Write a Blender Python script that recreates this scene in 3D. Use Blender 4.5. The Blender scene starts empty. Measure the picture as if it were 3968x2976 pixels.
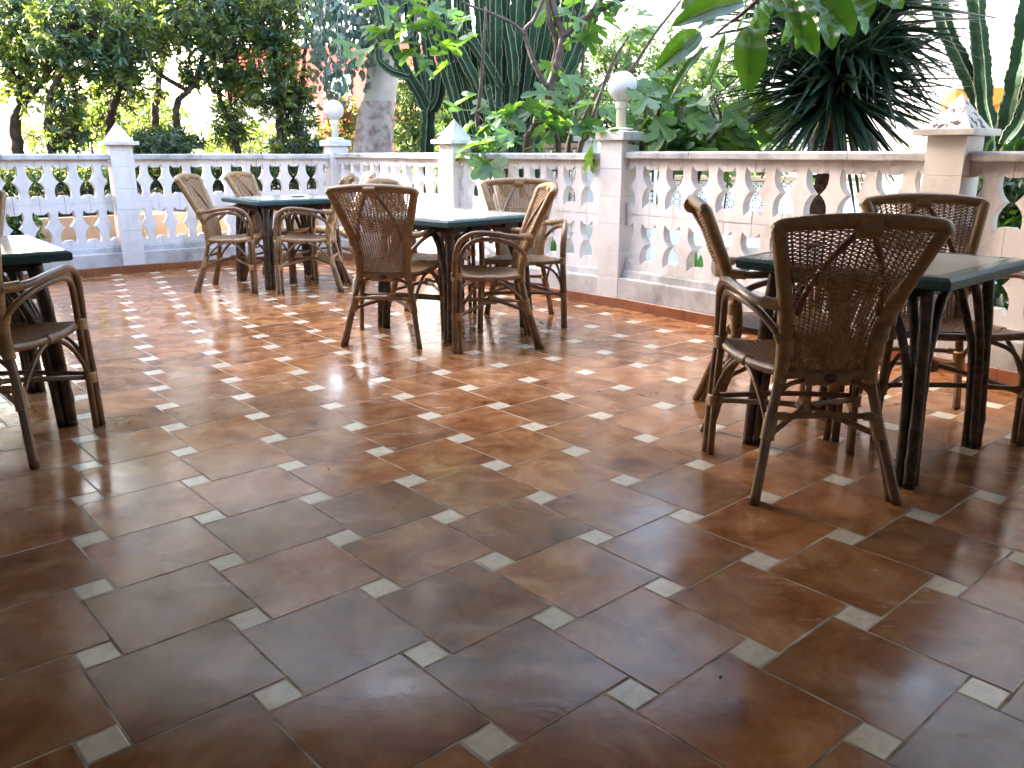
import bpy, math, random
from mathutils import Vector, Matrix
R = math.radians
random.seed(7)
SC = bpy.context.scene
COL = SC.collection
# ------------------------------------------------------------------ camera
CH = 1.1375
PITCH, ROLL, FOC = R(15.453), R(0.079), 0.81766      # FOC = focal / image width
cd = bpy.data.cameras.new('camera'); cam = bpy.data.objects.new('camera', cd); COL.objects.link(cam)
cd.sensor_width = 36; cd.lens = 36*FOC; cd.clip_start = .05; cd.clip_end = 400
cam.matrix_world = Matrix.Translation((0, 0, CH)) @ Matrix.Rotation(R(90)-PITCH, 4, 'X') @ Matrix.Rotation(ROLL, 4, 'Z')
SC.camera = cam
def at(px, py, Y, s=1.0):
    """a point at real distance Y in front of the camera (3968x2976 photograph pixels)"""
    x = (px-1984)/(FOC*3968); y = (1488-py)/(FOC*3968)
    d = Vector((x, math.cos(PITCH)+y*math.sin(PITCH), -math.sin(PITCH)+y*math.cos(PITCH)))
    d *= Y/d.y
    return Vector((d.x, d.y, CH+d.z))
# ------------------------------------------------------------------ light
SUN_AZ = Vector((-.92, .39)).normalized(); SUN_EL = R(28)
w = bpy.data.worlds.new('World'); SC.world = w; w.use_nodes = True
nt = w.node_tree; bg = nt.nodes['Background']
sky = nt.nodes.new('ShaderNodeTexSky'); sky.sky_type = 'NISHITA'; sky.sun_disc = False
sky.sun_elevation = SUN_EL; sky.sun_rotation = math.atan2(SUN_AZ.x, SUN_AZ.y)
sky.air_density = 1.0; sky.dust_density = 3.0; sky.ozone_density = 1.0
tint = nt.nodes.new('ShaderNodeMixRGB'); tint.blend_type = 'MULTIPLY'; tint.inputs[0].default_value = 1; tint.inputs[2].default_value = (1, .935, .87, 1)
nt.links.new(sky.outputs[0], tint.inputs[1]); nt.links.new(tint.outputs[0], bg.inputs[0]); bg.inputs[1].default_value = .15
sd = bpy.data.lights.new('sun', 'SUN'); sun = bpy.data.objects.new('sun', sd); COL.objects.link(sun)
sd.energy = 4.5; sd.angle = R(.55); sd.color = (1, .93, .82)
sdir = Vector((SUN_AZ.x*math.cos(SUN_EL), SUN_AZ.y*math.cos(SUN_EL), math.sin(SUN_EL)))
sun.rotation_euler = sdir.to_track_quat('Z', 'Y').to_euler(); sun.location = (-6, 2, 12)
SC.view_settings.view_transform = 'Standard'; SC.view_settings.look = 'None'
SC.view_settings.exposure = 4.15; SC.view_settings.gamma = 1
try:
    SC.cycles.max_bounces = 8; SC.cycles.transparent_max_bounces = 8
except Exception: pass
# ------------------------------------------------------------------ materials
def mat(name, base, rough=.6, spec=.5, noise=None, bump=None, coat=0, sub=None, trans=0, metal=0):
    """noise=(scale, colour2, lo, hi[, detail]); bump=(scale, strength)"""
    m = bpy.data.materials.new(name); m.use_nodes = True
    n = m.node_tree; p = n.nodes['Principled BSDF']
    p.inputs['Base Color'].default_value = (*base, 1); p.inputs['Roughness'].default_value = rough
    p.inputs['Specular IOR Level'].default_value = spec; p.inputs['Coat Weight'].default_value = coat
    p.inputs['Coat Roughness'].default_value = .08; p.inputs['Metallic'].default_value = metal
    tc = n.nodes.new('ShaderNodeTexCoord')
    if noise:
        t = n.nodes.new('ShaderNodeTexNoise'); t.inputs['Scale'].default_value = noise[0]
        t.inputs['Detail'].default_value = noise[4] if len(noise) > 4 else 5
        n.links.new(tc.outputs['Object'], t.inputs['Vector'])
        r = n.nodes.new('ShaderNodeValToRGB'); r.color_ramp.elements[0].position = noise[2]; r.color_ramp.elements[1].position = noise[3]
        r.color_ramp.elements[0].color = (*base, 1); r.color_ramp.elements[1].color = (*noise[1], 1)
        n.links.new(t.outputs[0], r.inputs[0]); n.links.new(r.outputs[0], p.inputs['Base Color'])
        m['ramp'] = r.name
    if bump:
        t = n.nodes.new('ShaderNodeTexNoise'); t.inputs['Scale'].default_value = bump[0]; t.inputs['Detail'].default_value = 4
        n.links.new(tc.outputs['Object'], t.inputs['Vector'])
        b = n.nodes.new('ShaderNodeBump'); b.inputs['Strength'].default_value = bump[1]; b.inputs['Distance'].default_value = .004
        n.links.new(t.outputs[0], b.inputs['Height']); n.links.new(b.outputs[0], p.inputs['Normal'])
    return m
def leafmat(name, c1, c2, under=None, rough=.35, trans=.35, tcol=None):
    m = bpy.data.materials.new(name); m.use_nodes = True; n = m.node_tree
    p = n.nodes['Principled BSDF']; out = n.nodes['Material Output']
    g = n.nodes.new('ShaderNodeNewGeometry'); r = n.nodes.new('ShaderNodeValToRGB')
    r.color_ramp.elements[0].color = (*c1, 1); r.color_ramp.elements[1].color = (*c2, 1)
    n.links.new(g.outputs['Random Per Island'], r.inputs[0])
    src = r.outputs[0]
    if under:
        mx = n.nodes.new('ShaderNodeMixRGB'); mx.inputs[2].default_value = (*under, 1)
        n.links.new(g.outputs['Backfacing'], mx.inputs[0]); n.links.new(src, mx.inputs[1]); src = mx.outputs[0]
    n.links.new(src, p.inputs['Base Color']); p.inputs['Roughness'].default_value = rough
    tr = n.nodes.new('ShaderNodeBsdfTranslucent')
    tc = tcol or tuple(min(1, 2.2*a) for a in c2)
    tr.inputs[0].default_value = (*tc, 1)
    ms = n.nodes.new('ShaderNodeMixShader'); ms.inputs[0].default_value = trans
    n.links.new(p.outputs[0], ms.inputs[1]); n.links.new(tr.outputs[0], ms.inputs[2]); n.links.new(ms.outputs[0], out.inputs[0])
    return m
M = {}
M['pole'] = mat('rattan_pole', (.135, .068, .029), .32, .5, (14, (.235, .130, .060), .35, .7), (60, .15), coat=.25)
M['wick'] = mat('wicker', (.27, .145, .058), .42, .5, (45, (.40, .24, .11), .3, .7), coat=.1)
M['wrap'] = mat('rattan_wrap', (.25, .138, .056), .36, .5, (30, (.38, .23, .105), .3, .75), coat=.2)
M['bind'] = mat('cane_binding', (.32, .18, .065), .38, .5, (40, (.44, .27, .11), .3, .7))
M['cap'] = mat('foot_glide', (.02, .018, .016), .5)
M['tag'] = mat('maroon_tag', (.10, .035, .035), .4)
M['tpole'] = mat('dark_rattan', (.038, .021, .012), .38, .5, (26, (.17, .098, .052), .45, .85, 8), (70, .3), coat=.2)
M['rim'] = mat('green_table_rim', (.020, .062, .070), .5, .25, (180, (.065, .125, .13), .45, .75), (240, .2))
M['border'] = mat('tabletop_border', (.30, .37, .35), .12, .5, (220, (.36, .42, .40), .4, .7))
M['inlay'] = mat('tabletop_inlay', (.64, .59, .50), .11, .5, (7, (.70, .66, .57), .3, .7))
M['apron'] = mat('table_apron', (.03, .018, .012), .5)
M['grout'] = mat('grout', (.52, .44, .35), .75, .3, (9, (.24, .18, .13), .4, .6))
M['skirt'] = mat('terracotta_skirting', (.19, .062, .024), .28, .5, (7, (.27, .10, .042), .35, .65), coat=.3)
M['pave'] = mat('pale_paving', (.62, .60, .55), .8, .3, (1.2, (.52, .49, .44), .3, .7))
M['soil'] = mat('garden_soil', (.034, .023, .015), .95, .2, (2.2, (.014, .020, .008), .45, .62, 8), (9, 1))
M['peach'] = mat('peach_render', (.52, .36, .22), .85, .3, (1.5, (.58, .42, .28), .3, .7))
M['white'] = mat('white_render', (.76, .75, .72), .85, .3, (.6, (.70, .69, .66), .3, .7))
M['pink'] = mat('red_render', (.46, .085, .075), .85, .3, (.8, (.52, .11, .09), .3, .7))
M['yellow'] = mat('ochre_render', (.62, .25, .02), .85, .3)
M['orange'] = mat('orange_render', (.70, .17, .02), .85, .3)
M['wglass'] = mat('window_glass', (.10, .16, .20), .1, .6)
M['shutter'] = mat('grey_shutter', (.45, .52, .56), .6, .4)
M['lampw'] = mat('cream_lamp_plastic', (.70, .67, .55), .35, .5)
M['bark'] = mat('dark_bark', (.035, .024, .018), .95, .2, (12, (.085, .06, .042), .4, .7), (18, .8))
M['figbark'] = mat('fig_bark', (.042, .025, .020), .6, .4, (16, (.088, .055, .044), .4, .75), (40, .3))
M['yuccabark'] = mat('yucca_bark', (.06, .03, .02), .9, .2, (20, (.12, .065, .04), .4, .7), (25, 1))
M['ceram'] = mat('white_ceramic', (.75, .75, .72), .2)
M['dry'] = mat('dry_leaf', (.22, .10, .03), .7, .3)
M['lattice'] = mat('white_lattice', (.74, .72, .68), .85, .3)
M['darkwood'] = mat('dark_stained_boards', (.05, .032, .02), .7, .3)
M['roofy'] = mat('porch_plaster', (.42, .35, .28), .9, .2)
M['tile_roof'] = mat('roof_tiles', (.35, .14, .07), .8, .3)
# opal globe: milky plastic sphere
gm = mat('opal_globe', (.62, .62, .63), .16, .5); p_ = gm.node_tree.nodes['Principled BSDF']
p_.inputs['Subsurface Weight'].default_value = .35; p_.inputs['Subsurface Radius'].default_value = (.05, .05, .05); p_.inputs['Subsurface Scale'].default_value = .6
M['globe'] = gm
# masonry: stone render with dark weather stains (noise patches, v = height above block base stored in UV)
def masonry(name, base, stain, top_dirty=0.0, amt=.5):
    m = mat(name, base, .85, .3)
    n = m.node_tree; p = n.nodes['Principled BSDF']; tc = n.nodes.new('ShaderNodeTexCoord')
    a = n.nodes.new('ShaderNodeTexNoise'); a.inputs['Scale'].default_value = 4; a.inputs['Detail'].default_value = 7; a.inputs['Roughness'].default_value = .68
    mp = n.nodes.new('ShaderNodeMapping'); mp.inputs['Scale'].default_value = (1, 1, .6)
    n.links.new(tc.outputs['Object'], mp.inputs[0]); n.links.new(mp.outputs[0], a.inputs['Vector'])
    r = n.nodes.new('ShaderNodeValToRGB'); r.color_ramp.elements[0].position = .60-amt*.35; r.color_ramp.elements[1].position = .78
    r.color_ramp.elements[0].color = (*base, 1); r.color_ramp.elements[1].color = (*stain, 1)
    n.links.new(a.outputs[0], r.inputs[0])
    f = n.nodes.new('ShaderNodeTexNoise'); f.inputs['Scale'].default_value = 160; f.inputs['Detail'].default_value = 3
    n.links.new(tc.outputs['Object'], f.inputs['Vector'])
    mx = n.nodes.new('ShaderNodeMixRGB'); mx.blend_type = 'MULTIPLY'; mx.inputs[0].default_value = .25
    n.links.new(r.outputs[0], mx.inputs[1]); n.links.new(f.outputs[0], mx.inputs[2]); n.links.new(mx.outputs[0], p.inputs['Base Color'])
    b = n.nodes.new('ShaderNodeBump'); b.inputs['Strength'].default_value = .35; b.inputs['Distance'].default_value = .0015
    n.links.new(f.outputs[0], b.inputs['Height']); n.links.new(b.outputs[0], p.inputs['Normal'])
    return m
M['stone'] = masonry('pierced_stone', (.76, .72, .71), (.50, .43, .37), amt=.34)
M['pillar'] = masonry('pillar_stone', (.77, .735, .715), (.55, .48, .42), amt=.32)
M['rail'] = masonry('rail_stone', (.66, .65, .65), (.13, .125, .12), amt=.74)
M['plinth'] = masonry('plinth_render', (.66, .64, .63), (.20, .19, .17), amt=.68)
M['cap_st'] = masonry('cap_stone', (.70, .68, .66), (.30, .28, .25), amt=.35)
# lichen-spotted pyramid
def lichen():
    m = masonry('lichen_stone', (.64, .61, .58), (.45, .42, .38), amt=.3)
    n = m.node_tree; p = n.nodes['Principled BSDF']; tc = n.nodes.new('ShaderNodeTexCoord')
    a = n.nodes.new('ShaderNodeTexNoise'); a.inputs['Scale'].default_value = 26; a.inputs['Detail'].default_value = 4
    n.links.new(tc.outputs['Object'], a.inputs['Vector'])
    r = n.nodes.new('ShaderNodeValToRGB'); r.color_ramp.interpolation = 'LINEAR'; r.color_ramp.elements[0].position = .55; r.color_ramp.elements[1].position = .58
    n.links.new(a.outputs[0], r.inputs[0])
    src = p.inputs['Base Color'].links[0].from_socket
    mx = n.nodes.new('ShaderNodeMixRGB'); n.links.new(r.outputs[0], mx.inputs[0]); n.links.new(src, mx.inputs[1]); mx.inputs[2].default_value = (.10, .085, .065, 1)
    n.links.new(mx.outputs[0], p.inputs['Base Color']); return m
M['lichen'] = lichen()
# floor tiles: colour from a vertex attribute (per tile) mixed with cloudy glaze
def tilemat(name, ca, cb, cc, cream=False):
    m = bpy.data.materials.new(name); m.use_nodes = True; n = m.node_tree; p = n.nodes['Principled BSDF']
    tc = n.nodes.new('ShaderNodeTexCoord'); at_ = n.nodes.new('ShaderNodeAttribute'); at_.attribute_name = 'tile'
    off = n.nodes.new('ShaderNodeVectorMath'); off.operation = 'MULTIPLY_ADD'; off.inputs[1].default_value = (40, 40, 40)
    n.links.new(at_.outputs['Color'], off.inputs[0]); n.links.new(tc.outputs['Object'], off.inputs[2])
    a = n.nodes.new('ShaderNodeTexNoise'); a.inputs['Scale'].default_value = 6.5 if not cream else 30; a.inputs['Detail'].default_value = 5; a.inputs['Roughness'].default_value = .62
    a.inputs['Distortion'].default_value = .6
    n.links.new(off.outputs[0], a.inputs['Vector'])
    r = n.nodes.new('ShaderNodeValToRGB'); e = r.color_ramp.elements
    e[0].position = .30; e[0].color = (*ca, 1); e[1].position = .70; e[1].color = (*cc, 1)
    k = e.new(.5); k.color = (*cb, 1)
    n.links.new(a.outputs[0], r.inputs[0])
    hs = n.nodes.new('ShaderNodeHueSaturation'); n.links.new(r.outputs[0], hs.inputs['Color'])
    sp = n.nodes.new('ShaderNodeSeparateColor'); n.links.new(at_.outputs['Color'], sp.inputs[0])
    mr = n.nodes.new('ShaderNodeMapRange'); mr.inputs[3].default_value = .74; mr.inputs[4].default_value = 1.26
    (mr.inputs[3].__setattr__('default_value', .88), mr.inputs[4].__setattr__('default_value', 1.1)) if cream else None
    n.links.new(sp.outputs[1], mr.inputs[0]); n.links.new(mr.outputs[0], hs.inputs['Value'])
    # worn dust film in wide soft smears
    s = n.nodes.new('ShaderNodeTexNoise'); s.inputs['Scale'].default_value = 1.6; s.inputs['Detail'].default_value = 6; s.inputs['Roughness'].default_value = .6; s.inputs['Distortion'].default_value = 1.2
    n.links.new(tc.outputs['Object'], s.inputs['Vector'])
    rr = n.nodes.new('ShaderNodeMapRange'); rr.inputs[1].default_value = .35; rr.inputs[2].default_value = .7; rr.inputs[3].default_value = .11; rr.inputs[4].default_value = .27
    n.links.new(s.outputs[0], rr.inputs[0])
    st = n.nodes.new('ShaderNodeTexNoise'); st.inputs['Scale'].default_value = 3.2; st.inputs['Detail'].default_value = 8; st.inputs['Roughness'].default_value = .7
    mp = n.nodes.new('ShaderNodeMapping'); mp.inputs['Scale'].default_value = (1, 5, 1); mp.inputs['Rotation'].default_value = (0, 0, .7)
    n.links.new(tc.outputs['Object'], mp.inputs[0]); n.links.new(mp.outputs[0], st.inputs['Vector'])
    r2 = n.nodes.new('ShaderNodeMapRange'); r2.inputs[1].default_value = .5; r2.inputs[2].default_value = .75; r2.inputs[3].default_value = 0; r2.inputs[4].default_value = .13
    n.links.new(st.outputs[0], r2.inputs[0])
    ad = n.nodes.new('ShaderNodeMath'); ad.operation = 'ADD'; n.links.new(rr.outputs[0], ad.inputs[0]); n.links.new(r2.outputs[0], ad.inputs[1])
    n.links.new(ad.outputs[0], p.inputs['Roughness'])
    mx = n.nodes.new('ShaderNodeMixRGB'); mx.inputs[2].default_value = (.34, .27, .22, 1)
    ml = n.nodes.new('ShaderNodeMath'); ml.operation = 'MULTIPLY'; ml.inputs[1].default_value = .9; n.links.new(r2.outputs[0], ml.inputs[0])
    n.links.new(ml.outputs[0], mx.inputs[0]); n.links.new(hs.outputs[0], mx.inputs[1]); n.links.new(mx.outputs[0], p.inputs['Base Color'])
    b = n.nodes.new('ShaderNodeBump'); b.inputs['Strength'].default_value = .12; b.inputs['Distance'].default_value = .002
    bn = n.nodes.new('ShaderNodeTexNoise'); bn.inputs['Scale'].default_value = 55; bn.inputs['Detail'].default_value = 2
    n.links.new(tc.outputs['Object'], bn.inputs['Vector']); n.links.new(bn.outputs[0], b.inputs['Height']); n.links.new(b.outputs[0], p.inputs['Normal'])
    p.inputs['Specular IOR Level'].default_value = .36
    return m
M['tileA'] = tilemat('brown_glazed_tile', (.160, .050, .015), (.30, .125, .046), (.44, .235, .115))
M['tileB'] = tilemat('cream_glazed_tile', (.56, .47, .33), (.66, .59, .45), (.72, .67, .55), True)
# ------------------------------------------------------------------ mesh building
class MB:
    def __init__(s): s.v = []; s.f = []; s.m = []; s.sm = []; s.c = []
    def add(s, vs, fs, mi=0, smooth=False, col=None):
        o = len(s.v); s.v += [tuple(a) for a in vs]
        for f in fs: s.f.append([o+i for i in f]); s.m.append(mi); s.sm.append(smooth)
        if col is not None: s.c += [col]*len(vs)
        return s
    def box(s, c, d, rz=0, mi=0, bev=0):
        """axis box centre c, full dims d, optional chamfer of the vertical and top edges"""
        x, y, z = d[0]/2, d[1]/2, d[2]/2; ca, sa = math.cos(rz), math.sin(rz)
        def T(p): return (c[0]+p[0]*ca-p[1]*sa, c[1]+p[0]*sa+p[1]*ca, c[2]+p[2])
        if bev:
            b = bev; rings = []
            for zz, k in ((-z, b), (-z+b, 0), (z-b, 0), (z, b)):
                q = []
                for sx, sy, o in ((-1, -1, 0), (1, -1, 1), (1, 1, 0), (-1, 1, 1)):
                    X, Y = sx*(x-k), sy*(y-k)
                    if o == 0: q += [(X, Y-sy*b if 0 else Y)] 
                    else: q += [(X, Y)]
                rings.append([T((a, e, zz)) for a, e in q])
            vs = [p for r in rings for p in r]; fs = [(3, 2, 1, 0), (12, 13, 14, 15)]
            for k in range(3):
                for i in range(4): j = (i+1) % 4; fs.append((k*4+i, k*4+j, k*4+4+j, k*4+4+i))
            return s.add(vs, fs, mi)
        vs = [T((a, b, e)) for e in (-z, z) for a, b in ((-x, -y), (x, -y), (x, y), (-x, y))]
        return s.add(vs, [(3, 2, 1, 0), (4, 5, 6, 7), (0, 1, 5, 4), (1, 2, 6, 5), (2, 3, 7, 6), (3, 0, 4, 7)], mi)
    def tube(s, pts, rad, seg=8, mi=0, cap=True, flat=1.0, smooth=True):
        pts = [Vector(p) for p in pts]; n = len(pts)
        rs = [rad(i/(n-1)) if callable(rad) else (rad[i] if isinstance(rad, (list, tuple)) else rad) for i in range(n)]
        up = None; vs = []
        for i, p in enumerate(pts):
            t = (pts[min(i+1, n-1)]-pts[max(i-1, 0)])
            if t.length < 1e-9: t = Vector((0, 0, 1))
            t.normalize()
            if up is None:
                a = Vector((0, 0, 1)) if abs(t.z) < .9 else Vector((0, 1, 0))
                up = (a-t*a.dot(t)).normalized()
            else:
                up = up-t*up.dot(t)
                up = up.normalized() if up.length > 1e-6 else t.orthogonal().normalized()
            sd_ = t.cross(up)
            for k in range(seg):
                a = 2*math.pi*k/seg; vs.append(p+up*(math.cos(a)*rs[i])+sd_*(math.sin(a)*rs[i]*flat))
        fs = [(i*seg+k, i*seg+(k+1) % seg, (i+1)*seg+(k+1) % seg, (i+1)*seg+k) for i in range(n-1) for k in range(seg)]
        if cap: fs += [tuple(range(seg-1, -1, -1)), tuple((n-1)*seg+k for k in range(seg))]
        return s.add(vs, fs, mi, smooth)
    def lathe(s, prof, c=(0, 0, 0), seg=32, mi=0):
        vs = []; fs = []
        for r, z in prof:
            for k in range(seg):
                a = 2*math.pi*k/seg; vs.append((c[0]+r*math.cos(a), c[1]+r*math.sin(a), c[2]+z))
        for i in range(len(prof)-1):
            for k in range(seg): fs.append((i*seg+k, i*seg+(k+1) % seg, (i+1)*seg+(k+1) % seg, (i+1)*seg+k))
        fs += [tuple(range(seg-1, -1, -1)), tuple((len(prof)-1)*seg+k for k in range(seg))]
        return s.add(vs, fs, mi, True)
    def build(s, name, mats, parent=None):
        me = bpy.data.meshes.new(name); me.from_pydata(s.v, [], s.f)
        if not isinstance(mats, (list, tuple)): mats = [mats]
        for m in mats: me.materials.append(M[m] if isinstance(m, str) else m)
        me.polygons.foreach_set('material_index', s.m); me.polygons.foreach_set('use_smooth', s.sm)
        if s.c and len(s.c) == len(s.v):
            a = me.color_attributes.new('tile', 'FLOAT_COLOR', 'POINT')
            a.data.foreach_set('color', [x for c in s.c for x in c])
        me.update()
        o = bpy.data.objects.new(name, me); COL.objects.link(o)
        if parent: o.parent = parent
        return o
def tag(o, label=None, cat=None, group=None, kind=None):
    if label: o['label'] = label
    if cat: o['category'] = cat
    if group: o['group'] = group
    if kind: o['kind'] = kind
    return o
def thing(name, label, cat, loc=(0, 0, 0), rz=0, group=None):
    o = bpy.data.objects.new(name, None); COL.objects.link(o); o.location = loc; o.rotation_euler = (0, 0, rz)
    o.empty_display_size = .1
    return tag(o, label, cat, group)
def kids(o): return [c for c in bpy.data.objects if c.parent == o]
def copy_thing(o, label, loc, rz, parent=None):
    c = o.copy(); COL.objects.link(c)
    for p in kids(o):
        q = p.copy(); COL.objects.link(q); q.parent = c
        for g in kids(p):
            h = g.copy(); COL.objects.link(h); h.parent = q
    c.location = loc; c.rotation_euler = (0, 0, rz); c['label'] = label
    return c
def crv(pts, n=24):
    """Catmull-Rom through pts"""
    P = [Vector(p) for p in pts]; P = [P[0]*2-P[1]]+P+[P[-1]*2-P[-2]]
    out = []; k = len(P)-3; per = max(2, round(n/k))
    for i in range(k):
        a, b, c, d = P[i:i+4]
        for j in range(per):
            t = j/per
            out.append(.5*((2*b)+(c-a)*t+(2*a-5*b+4*c-d)*t*t+(3*b-a-3*c+d)*t**3))
    out.append(P[-2].copy()); return out
def resample(pts, step):
    L = [0]
    for a, b in zip(pts, pts[1:]): L.append(L[-1]+(b-a).length)
    n = max(2, int(L[-1]/step)); out = []; j = 0
    for i in range(n+1):
        d = L[-1]*i/n
        while j < len(L)-2 and L[j+1] < d: j += 1
        t = (d-L[j])/max(1e-9, L[j+1]-L[j]); out.append(pts[j].lerp(pts[j+1], t))
    return out
def wrapped(mb, pts, r, pitch=.0062, seg=9, mi=0, depth=.0022):
    """rattan-wrapped pole: ridged tube"""
    q = resample(pts, pitch/2)
    rr = [r+(depth*.5 if i % 2 else -depth*.5)+random.uniform(-.0004, .0004) for i in range(len(q))]
    mb.tube(q, rr, seg, mi)
def binding(mb, a, b, r, mi=0):
    a, b = Vector(a), Vector(b); wrapped(mb, [a, b], r, .0075, 10, mi, .0028)
mx = lambda p: (-p[0], p[1], p[2])
def mir(pts): return [mx(p) for p in pts]
# ------------------------------------------------------------------ chair
def weave(mb, S, nst, nrow, seg=3, r_st=.0021, sw=.0036, sth=.0016, amp=.0028, band=None, v0=0., v1=1.):
    """woven cane on the surface S(u,v): nst stakes along v, nrow strands along u passing over and under"""
    for i in range(nst+1):
        u = i/nst
        mb.tube([S(u, v0+(v1-v0)*k/10)[0] for k in range(11)], r_st, 6, 0, False)
    L = nst*seg
    for j in range(nrow):
        v = v0+(v1-v0)*(j+.5)/nrow
        if band and band[0] < v < band[1] and j % 2: continue
        ph = (j % 2); vs = []; hw = sw/2; wide = 1.0
        for i in range(L+1):
            u = i/L; p, n, t = S(u, v)
            k = math.cos(math.pi*i/seg+math.pi*ph)
            am = amp; h = hw
            if band and band[0] < v < band[1] and band[2] < u < band[3]:
                k = math.cos(math.pi*i/seg/2+math.pi*ph*(.5)); am = amp*1.9; h = hw*2.3
            c = p+n*(k*am)
            vs += [c+t*h, c+n*sth, c-t*h, c-n*sth]
        fs = [(i*4+k, i*4+(k+1) % 4, i*4+4+(k+1) % 4, i*4+4+k) for i in range(L) for k in range(4)]
        mb.add(vs, fs, 0, True)
def post_xy(z):
    K = [(.42, .150, -.145), (.50, .149, -.150), (.58, .156, -.168), (.66, .172, -.200), (.78, .208, -.250), (.92, .250, -.310)]
    if z <= K[0][0]: return K[0][1], K[0][2]
    for a, b in zip(K, K[1:]):
        if z <= b[0]:
            t = (z-a[0])/(b[0]-a[0]); return a[1]+(b[1]-a[1])*t, a[2]+(b[2]-a[2])*t
    return K[-1][1], K[-1][2]
def make_chair():
    t = thing('rattan_armchair', 'x', 'chair', (0, 0, 0), 0, 'rattan armchairs round the terrace tables')
    FL = [(.286, .262, 0), (.280, .262, .22), (.270, .258, .445)]
    FL2 = [(.276, .230, 0), (.270, .230, .22), (.262, .227, .445)]
    ARM = [(.270, .258, .445), (.272, .254, .56), (.280, .222, .65), (.285, .150, .692), (.276, .04, .690), (.245, -.10, .668), (.186, -.197, .664)]
    ARM2 = [(.262, .227, .445), (.262, .222, .545), (.270, .190, .618), (.276, .125, .655), (.264, .03, .656), (.228, -.075, .630), (.188, -.145, .580), (.166, -.168, .535)]
    RL = [(.240, -.262, 0), (.214, -.222, .12), (.184, -.176, .26), (.154, -.147, .40), (.150, -.145, .44)]
    RL2 = [(.226, -.232, 0), (.206, -.200, .12), (.180, -.168, .23)]
    POST = [(.150, -.145, .405), (.149, -.150, .50), (.156, -.168, .58), (.172, -.200, .66), (.208, -.250, .78), (.243, -.300, .895), (.252, -.314, .922)]
    for side in (1, -1):
        f = (lambda p: p) if side > 0 else mir
        m = MB(); m.tube(crv(f(FL), 10), .0158, 12); m.tube(crv(f(FL2), 10), .0135, 10)
        a, b = f(FL)[0], f(FL2)[0]; m.tube([(a[0], a[1], -.001), (a[0], a[1], .009)], .0125, 10, 1); 
        o = m.build('leg', ['pole', 'cap'], t)
        m = MB(); q = f(FL); q2 = f(FL2)
        for z0, z1 in ((.196, .238), (.425, .470)):
            k = z0/.445; cx = (q[1][0]+q2[1][0])/2-(.010 if z0 > .3 else 0)*side; m.tube(resample([Vector((cx, .246, z0)), Vector((cx, .246, z1))], .0038), lambda s_, c=[0]: (c.__setitem__(0, c[0]+1), .0335+(.0016 if c[0] % 2 else -.0008))[1], 12, 0, True, .62); m.build('cane_binding', 'bind', o); m = MB()
        m = MB(); m.tube(crv(f(ARM), 36), .0158, 12); m.tube(crv(f(ARM2), 36), .0130, 10)
        o = m.build('armrest', 'pole', t)
        m = MB(); p = crv(f(ARM), 36); binding(m, p[-5], p[-1], .0195); m.build('cane_binding', 'bind', o); m = MB(); p = crv(f(ARM2), 36); binding(m, p[-4], p[-1], .0155)
        m.build('cane_binding', 'bind', o)
        m = MB(); m.tube(crv(f(RL), 16), .0175, 12); m.tube(crv(f(RL2), 10), .0115, 8)
        a = f(RL)[0]; m.tube([(a[0], a[1], -.001), (a[0]*.99, a[1], .009)], .014, 10, 1)
        o = m.build('leg', ['pole', 'cap'], t)
        m = MB(); c = crv(f(RL), 40)
        sel = [p for p in c if .195 < p.z < .295]
        wrapped(m, [p+Vector((-.004*side, .006, 0)) for p in sel], .0235, .0075, 12, 0, .003); m.build('cane_binding', 'bind', o); m = MB()
        sel = [p for p in c if .385 < p.z < .43]; wrapped(m, sel, .0235, .0075, 12, 0, .003)
        m.build('cane_binding', 'bind', o)
    # back frame
    m = MB()
    wrapped(m, crv(POST, 40), .0240, .0062, 10); wrapped(m, crv(mir(POST), 40), .0240, .0062, 10)
    TOP = [(-.254, -.314, .905), (-.250, -.316, .921), (-.225, -.324, .929), (-.12, -.340, .941), (0, -.346, .945), (.12, -.340, .941), (.225, -.324, .929), (.250, -.316, .921), (.254, -.314, .905)]
    wrapped(m, crv(TOP, 60), .0225, .0064, 12)
    for z in (.63, .52):
        for s_ in (1, -1):
            x, y = post_xy(z); m.tube(resample([Vector((s_*x*.985, y-.004, z-.028)), Vector((s_*x*1.01, y-.006, z+.025))], .0035), .0285, 10)
    wrapped(m, [Vector((-.155, -.150, .425)), Vector((.155, -.150, .425))], .0185, .0062, 10)
    wrapped(m, [Vector((-.075, -.152, .412)), Vector((.075, -.152, .412))], .0275, .0062, 10)
    bf = m.build('back_frame', 'wrap', t)
    m = MB(); m.lathe([(.001, 0), (.019, 0), (.019, .003), (.001, .003)], seg=20)
    tg = m.build('name_tag', 'tag', bf); tg.rotation_euler = (R(90), 0, 0); tg.location = (.004, -.178, .416); tg.scale = (1.25, .8, 1)
    # back arch
    m = MB(); A = [(-.130, -.197, .635), (-.122, -.222, .70), (-.088, -.275, .80), (-.040, -.330, .885), (-.016, -.352, .915), (.016, -.352, .915), (.040, -.330, .885), (.088, -.275, .80), (.122, -.222, .70), (.130, -.197, .635)]
    m.tube(crv(A, 50), .0108, 10); o = m.build('back_arch', 'pole', t)
    m = MB(); wrapped(m, [Vector((-.034, -.351, .925)), Vector((.034, -.351, .925))], .0315, .0062, 12); m.build('cane_binding', 'wrap', o)
    # woven back panel
    def SB(u, v):
        tt = 2*u-1; z = .435+v*(.480+.024*(1-tt*tt))
        x, y = post_xy(z); hx = x-.012
        p = Vector((tt*hx, y-.030*(1-tt*tt)*min(1, .3+v), z))
        x2, y2 = post_xy(z+.01); tv = Vector((0, y2-y, .01)).normalized()
        n = Vector((tt*.12, -1, 0)); n = (n-tv*n.dot(tv)).normalized(); return p, n, tv
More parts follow.
